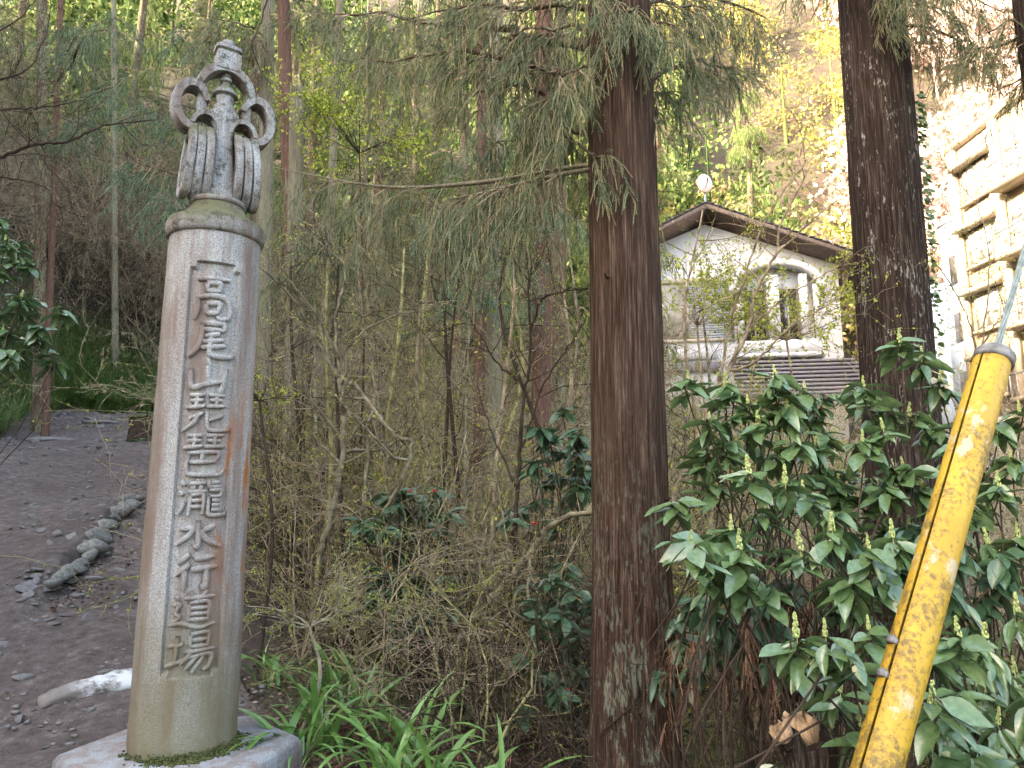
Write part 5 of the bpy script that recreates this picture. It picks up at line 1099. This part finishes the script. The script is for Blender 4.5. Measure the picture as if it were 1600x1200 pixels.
# ------------------------------------------------------------------ strap-leaved clumps
def strap_mesh(seed, bend):
    n = 10; t = np.linspace(0, 1, n); th = 1.25 - bend * t ** 1.3; x = np.concatenate([[0], np.cumsum(np.cos(th[:-1]))]) / n; z = np.concatenate([[0], np.cumsum(np.sin(th[:-1]))]) / n
    w = .024 * np.sin(PI * np.clip(.12 + .88 * t, 0, 1)) ** .6; w[-1] = .001
    V = np.stack([np.stack([x, -w, z + w * .35], -1), np.stack([x, w * 0, z], -1), np.stack([x, w, z + w * .35], -1)], 1); m = MB().add(V, gridfaces(n, 3)).mesh('blade', smooth=True); m.materials.append(MT['iris']); return m
SM = [strap_mesh(i, b) for i, b in enumerate((1.2, 1.7, 2.1, 2.5, 1.4))]
rng = np.random.default_rng(31)
for lab, px, py, dep, n, L in (('strap leaved clump nearest the plinth', 470, 1125, 4.6, 13, .55), ('tall strap leaved clump right of the pillar', 500, 1065, 5.0, 15, .6), ('strap leaved clump at the bottom, left of the middle', 610, 1165, 4.5, 15, .62), ('strap leaved clump at the bottom middle', 660, 1180, 4.3, 15, .6),
        ('arching strap leaved clump under the leaning trunk', 655, 1095, 5.0, 13, .6), ('strap leaved clump left of the lichened cedar\'s foot', 760, 1200, 4.3, 13, .55), ('small strap leaved clump among dead cedar sprigs', 560, 1030, 5.6, 11, .5), ('strap leaved clump beside the pillar, half up the bank', 420, 1010, 6.2, 11, .45), ('dim strap leaved clump under the low budding shrub', 520, 990, 6.0, 13, .55)):
    c = at(px, py, dep); b = gpt(c[0], dep); t = thing('strap_leaved_plant', lab, 'plant', b)
    for k in range(n + 5):
        o = link('blade', SM[rng.integers(5)], None, t); s = L * 1.12 * rng.uniform(.7, 1.35); o.scale = (s, s * rng.uniform(.9, 1.3), s); o.rotation_euler = (rng.normal() * .15, rng.normal() * .2, rng.uniform(0, 6.28)); o.location = (rng.normal() * .05, rng.normal() * .05, -.02)

# ------------------------------------------------------------------ ground cover
rng = np.random.default_rng(17)
def grass(name, label, pts_fn, n, L, w, mat='grass', lean=.7, seed=1):
    r = np.random.default_rng(seed); x, y = pts_fn(r, n); A = np.column_stack([x, y, gz(x, y)]); mb = MB(); blades(r, A, r.uniform(0, 6.28, len(x)), L * r.uniform(.5, 1.3, len(x)), w, mb, lean); return tag(mb.build(name, MT[mat]), label, 'grass', kind='stuff')
def bankpts(r, n):
    y = r.uniform(7, 25, n); off = np.abs(r.normal(size=n)) * 1.5 - .15; x = np.interp(y, PL[:, 1], PL[:, 0]) - off; k = vnoise(np.column_stack([x, y, y * 0]), 1.1) > r.uniform(.15, .6, n); return x[k], y[k]
grass('bank_grass', 'long green grass hanging over the bank left of the path', bankpts, 26000, .66, .014, lean=.9, seed=2)
def endpts(r, n):
    a = r.uniform(0, 1, n); x = -15.0 + 7.0 * a + r.normal(size=n) * .4; y = 21.6 - .4 * a + np.abs(r.normal(size=n)) * 2.2; return x, y
grass('path_end_grass', 'bright grass where the path bends out of sight', endpts, 13000, .85, .018, lean=.8, seed=3)
def rpts(r, n):
    x = r.uniform(-1.6, 3.6, n); y = r.uniform(4.2, 8.5, n); k = (vnoise(np.column_stack([x, y, y * 0]), 1.4) > r.uniform(.35, .75, n)) & (x > np.interp(y, PR[:, 1], PR[:, 0]) + .1); return x[k], y[k]
grass('bank_sedge', 'thin sedge on the shady bank right of the pillar', rpts, 5200, .32, .004, lean=.9, seed=4)
def litter(n, fn, label, ls, mat, seed, name='leaf_litter'):
    r = np.random.default_rng(seed); x, y = fn(r, n); A = np.column_stack([x, y, pz(x, y) + .02 + r.random(len(x)) * .03]); mb = MB(); leaves(r, A, r.normal(size=A.shape) * np.array([1, 1, .25]), ls, mb, .5); return tag(mb.build(name, MT[mat]), label, 'leaf litter', kind='stuff')
def lpts(r, n):
    x = r.uniform(-2.2, 4, n); y = r.uniform(2.2, 9, n); k = x > np.interp(y, PR[:, 1], PR[:, 0]) - .1 - np.abs(r.normal(size=n)) * .2; return x[k], y[k]
litter(14000, lpts, 'brown fallen leaves covering the bank right of the pillar', .05, 'litter', 5)
def epts(r, n):
    a = r.uniform(-.1, 1.1, n); q = EA * (1 - a[:, None]) + EB * a[:, None]; return q[:, 0] + .15 + np.abs(r.normal(size=n)) * .25, q[:, 1] + r.normal(size=n) * .1
litter(1500, epts, 'brown leaves drifted below the stone edging', .045, 'litter', 6)
def ppts(r, n):
    a = r.uniform(0, .8, n); t = r.uniform(0, 1, n) ** .5; q = np.array([path_uv(i, j) for i, j in zip(a, t)]); return q[:, 0], q[:, 1]
litter(1500, ppts, 'scattered dry leaf scraps on the dirt path', .035, 'litter', 7)
# fallen cedar sprigs heaped on the bank
mb = MB(); r = np.random.default_rng(9)
for cx_, cy_, n, sx in ((-1.05, 5.35, 420, .35), (-.9, 4.5, 260, .4), (-.4, 4.6, 300, .4), (-.2, 5.4, 260, .5), (-1.3, 6.3, 220, .4), (1.5, 3.6, 300, .5), (.3, 4.1, 200, .4)):
    x = cx_ + r.normal(size=n) * sx; y = cy_ + r.normal(size=n) * sx * .7; k = x > np.interp(y, PR[:, 1], PR[:, 0]) + .0; x = x[k]; y = y[k]
    A = np.column_stack([x, y, gz(x, y) + r.random(len(x)) * .11]); D = r.normal(size=A.shape) * np.array([1, 1, .3]); a_, b_ = strands(r, A, D, r.uniform(.1, .26, len(x)), 8, .028, .004, .25, .003); mb.add(*a_); mb.add(*b_)
tag(mb.build('fallen_cedar_sprigs', MT['cedar_dead']), 'reddish brown dead cedar sprigs heaped on the bank', 'cedar litter', kind='stuff')
# dead sprays caught in the shrubs below the dark cedar
mb = MB(); tb = []; r = np.random.default_rng(10)
for k in range(26):
    p = at(r.uniform(1130, 1430), r.uniform(840, 970), r.uniform(3.9, 4.9)); foliage(r, limb(r, p, p + np.array([r.normal() * .4, r.normal() * .2, -.35]), 0, 6), mb, tb, 7, .35, 9, .14, 7, .022, .003, .5, 0, 1.4)
tag(mb.build('caught_dead_sprays', MT['cedar_dead']), 'brown dead cedar sprays caught under the glossy shrubs', 'cedar litter', kind='stuff')
# crossing bare stems low behind the glossy shrubs
for i, (lab, px, py) in enumerate((('dark tangle of arching stems right of the lichened cedar\'s foot', 1100, 1080), ('dark arching stems behind the broken stump', 1230, 1060), ('dark arching stems low at the right, behind the guard', 1520, 1000), ('dark crossing stems left of the lichened cedar\'s foot', 830, 1120), ('grey brown stems rising behind the strap leaved clumps', 720, 1090))):
    r = np.random.default_rng(200 + i); dp = (4.0, 3.9, 4.0, 5.0, 5.4)[i]; c = at(px, py, dp); b = gpt(c[0], dp); t = thing('arching_shrub', lab, 'shrub', b); out = []
    for k in range(9):
        a = r.uniform(0, 6.28); grow(r, np.array([c[0] + r.normal() * .15, dp + r.normal() * .15, b[2] - .1]), nrm(np.array([math.cos(a) * .9, math.sin(a) * .5, 1.0])), r.uniform(.9, 1.9), r.uniform(.009, .018), 0, out, (5, 4, 3), .22, -.05, .5, .9)
    branches_to_mesh(out, .0016).build('stems', MT['twig_dark' if i < 4 else 'twig_moss'], t)
# ferns
def fern(label, px, py, dep, seed, n=8, L=.45):
    r = np.random.default_rng(seed); c = at(px, py, dep); b = gpt(c[0], dep); t = thing('fern', label, 'fern', b)
    for k in range(n):
        a = r.uniform(0, 6.28); m = 18; s = np.linspace(0, 1, m); ll = L * r.uniform(.7, 1.2); C = np.column_stack([np.cos(a) * ll * s, np.sin(a) * ll * s, ll * (.75 * s - .7 * s ** 2)]); T = nrm(np.gradient(C, axis=0)); S = np.array([-math.sin(a), math.cos(a), 0]); mb = MB()
        for sg in (-1, 1):
            w = (.16 * ll * np.sin(PI * np.clip(s * .9 + .1, 0, 1)))[:, None]; A = C[1:]; tip = A + (S * sg + T[1:] * .35) * w[1:]; q = T[1:] * .011
            V = np.stack([A - q, tip, A + q], 1).reshape(-1, 3); mb.add(V, np.arange(len(V)).reshape(-1, 3))
        mb.add(*tubes(C, np.linspace(.003, .001, m), 3)); mb.build('frond', MT['fern'], t, local=True)
fern('pale fern under the shrubs, left of the broken stump', 1180, 1100, 3.8, 1); fern('small fern among the strap leaved clumps', 590, 1050, 5.2, 2, 8, .35); fern('bright little fern growing on the stone edging', 178, 815, 9.2, 3, 9, .3); fern('low fern beside the plinth on the bank', 440, 1090, 5.2, 4, 7, .25)
fern('fern at the foot of the dark block stump', 225, 690, 16.5, 5, 9, .5)

# ------------------------------------------------------------------ stumps
def block_stump():
    c = at(228, 682, 17.0); b = np.array([c[0], c[1], pz(c[0], c[1])]); t = thing('block_stump', 'dark squared mossy stump at the far right of the path', 'stump', b)
    rings = [];
    for z, s in ((-.2, 1.08), (.1, 1.0), (.3, .98), (.5, 1.0), (.56, .96)):
        q = rsec(.36 * s, .3 * s, z, 24, 4.5); q += (fbm(q + 4, 3, 3) * .10)[:, None]; rings.append(q)
    mb = MB(); loft(rings, mb); mb.build('body', MT['twig_dark'], t, local=True)
    q = rsec(.37, .31, .55, 24, 4.5); mb = MB(); loft([q, q * np.array([.9, .9, 1]) + np.array([0, 0, .05]), q * np.array([.4, .4, 1]) + np.array([0, 0, .07])], mb); mb.build('moss_cap', MT['moss'], t, local=True)
block_stump()
def broken_stump():
    D = 2.95; b_px = at(1262, 1215, D); b = gpt(b_px[0] + .02, D); t = thing('broken_stump', 'broken forked tree stump with splintered pale tops at the bottom', 'stump', b); r = np.random.default_rng(12)
    m, nt, bs = newmat('splintered_wood'); f = noise(nt, coords(nt, (60, 60, 9)), 1, 6, .7); nt.links.new(ramp(nt, f, [(.3, (.16, .09, .045)), (.6, (.42, .28, .16)), (.75, (.60, .46, .31))]), bs.inputs['Base Color']); bs.inputs['Roughness'].default_value = .85; bump(nt, bs, f, .8, .01)
    for k, (pts, r0, r1, jag) in enumerate((([b - np.array([0, 0, .1]), b * .4 + at(1270, 1215, D) * .6, at(1272, 1180, D), at(1262, 1152, D)], .12, .066, .10), ([b * .25 + at(1262, 1215, D) * .75, at(1245, 1180, D - .02), at(1223, 1146, D - .05)], .07, .042, .035))):
        n = 26; c = spline(pts, n); rr = np.linspace(r0, r1, n); K = 26; tn = nrm(np.gradient(c, axis=0)); U = nrm(np.cross(tn, np.array([0, 1.0, 0]))); W = np.cross(tn, U); a = np.arange(K) * 2 * PI / K
        V = c[:, None] + rr[:, None, None] * (np.cos(a)[None, :, None] * U[:, None] + np.sin(a)[None, :, None] * W[:, None]); V = V + (fbm(V * np.array([1, 1, .3]), 22, 3) * .035)[..., None] * (np.cos(a)[None, :, None] * U[:, None] + np.sin(a)[None, :, None] * W[:, None])
        i = np.arange(n * K).reshape(n, K); f_ = np.stack([i[:-1], np.roll(i[:-1], -1, 1), np.roll(i[1:], -1, 1), i[1:]], -1).reshape(-1, 4); MB().add(V.reshape(-1, 3), f_).build('trunk' if k == 0 else 'side_stem', MT['bark_dark'], t, smooth=True)
        top = V[-1]; rings = [top * .985 + c[-1] * .015]
        for s in (.8, .5, .2): rings.append(c[-1] + (top - c[-1]) * s + tn[-1] * (.006 + jag * r.uniform(.0, 1.0, (K, 1))))
        rings[0] = top + tn[-1] * (.002 + jag * .8 * r.uniform(0, 1, (K, 1))); mb = MB(); loft([V[-1]] + rings, mb); mb.build('broken_end', m, t)
broken_stump()

# ------------------------------------------------------------------ yellow guy-wire guard
def guard():
    P1 = at(1553, 560, 2.02); P0 = at(1372, 1200, 1.62); d = nrm(P1 - P0); gL = (P0[2] - gz(.1, 1.2)) / d[2]; B0 = P0 - d * (gL + .02); L = np.linalg.norm(P1 - B0)
    t = thing('guy_wire_guard', 'weathered yellow guy wire guard leaning to the right in the foreground', 'wire guard', B0); q = Vector((0, 0, 1)).rotation_difference(Vector(d)); t.rotation_mode = 'QUATERNION'; t.rotation_quaternion = q
    m, nt, b = newmat('weathered_yellow_plastic'); v = coords(nt)
    c = ramp(nt, noise(nt, v, 4, 4), [(.35, (.39, .225, .009)), (.65, (.48, .30, .018))])
    sp = noise(nt, v, 75, 6, .75); lg = noise(nt, v, 6, 5, .65)
    k = ramp(nt, math_(nt, 'ADD', math_(nt, 'MULTIPLY', sp, .62), math_(nt, 'MULTIPLY', lg, .42)), [(.505, g(0)), (.61, g(.82))]); c = mix(nt, k, c, (.085, .052, .014))
    pal = ramp(nt, noise(nt, coords(nt, (9, 9, 6)), 1.5, 6, .7), [(.57, g(0)), (.63, g(.8))]); c = mix(nt, pal, c, (.42, .36, .25))
    grn = ramp(nt, noise(nt, v, 11, 6, .7), [(.66, g(0)), (.74, g(.8))]); c = mix(nt, grn, c, (.07, .075, .02))
    nt.links.new(c, b.inputs['Base Color']); b.inputs['Roughness'].default_value = .55; bump(nt, b, sp, .5, .002)
    # split tube: overlapping lips along one side
    K = 60; a = np.linspace(R(8), R(360 + 4), K); ro = .043 + np.linspace(0, .006, K); n = 46; z = np.linspace(0, L, n); V = []
    for rr in (ro, ro - .0035): V.append(np.stack([np.repeat((rr * np.cos(a))[None], n, 0), np.repeat((rr * np.sin(a))[None], n, 0), np.repeat(z[:, None], K, 1)], -1))
    i = np.arange(2 * n * K).reshape(2, n, K); fo = gridfaces(n, K); mb = MB(); f2 = [fo, fo[:, ::-1] + n * K]
    for k_ in (0, K - 1): f2.append(np.stack([i[0, :-1, k_], i[0, 1:, k_], i[1, 1:, k_], i[1, :-1, k_]], -1))
    f2.append(np.stack([i[0, -1, :-1], i[0, -1, 1:], i[1, -1, 1:], i[1, -1, :-1]], -1)); mb.add(np.concatenate([q_.reshape(-1, 3) for q_ in V]), f2)
    o = mb.build('tube', m, t, smooth=True, local=True); o.data.set_sharp_from_angle(angle=R(50)); o.rotation_euler = (0, 0, R(198))
    cm = plain('black_weathered_tape', (.03, .03, .03), (.26, .25, .24), 26, .6, bmp=.6, dist=.008)
    pr = [(.030, -.022), (.0495, -.022), (.0515, -.012), (.0505, .0), (.052, .008), (.045, .018), (.026, .024), (.008, .026)]; lv, lf = lathe(pr, 36, 0, 0, L); lv = lv + (fbm(lv, 28, 3) * .010)[:, None]; MB().add(lv, lf).build('end_cap', cm, t, smooth=True, local=True)
    wm = plain('galvanised_wire', (.15, .18, .15), (.32, .35, .31), 30, .5, bmp=0, metal=.6)
    for k_ in range(7):
        s = np.linspace(0, 1, 90); ph = k_ * 2 * PI / 6 + s * 40; r_ = .0 if k_ == 6 else .0058; MB().add(*tubes(np.column_stack([r_ * np.cos(ph), r_ * np.sin(ph), L + .02 + s * 4.5]), np.full(90, .0032), 6)).build('wire_strand', wm, t, smooth=True, local=True)
    for fz in (.36, .385):
        z_ = L * (1 - fz) if fz < .38 else L * (1 - .46)
    for zz in (L - .92, L - 1.0):
        MB().add(*lathe([(.012, 0), (.013, .012), (.006, .018), (.001, .019)], 10)).build('screw', cm, t, local=True).location = (-.049, -.012, zz)
guard()
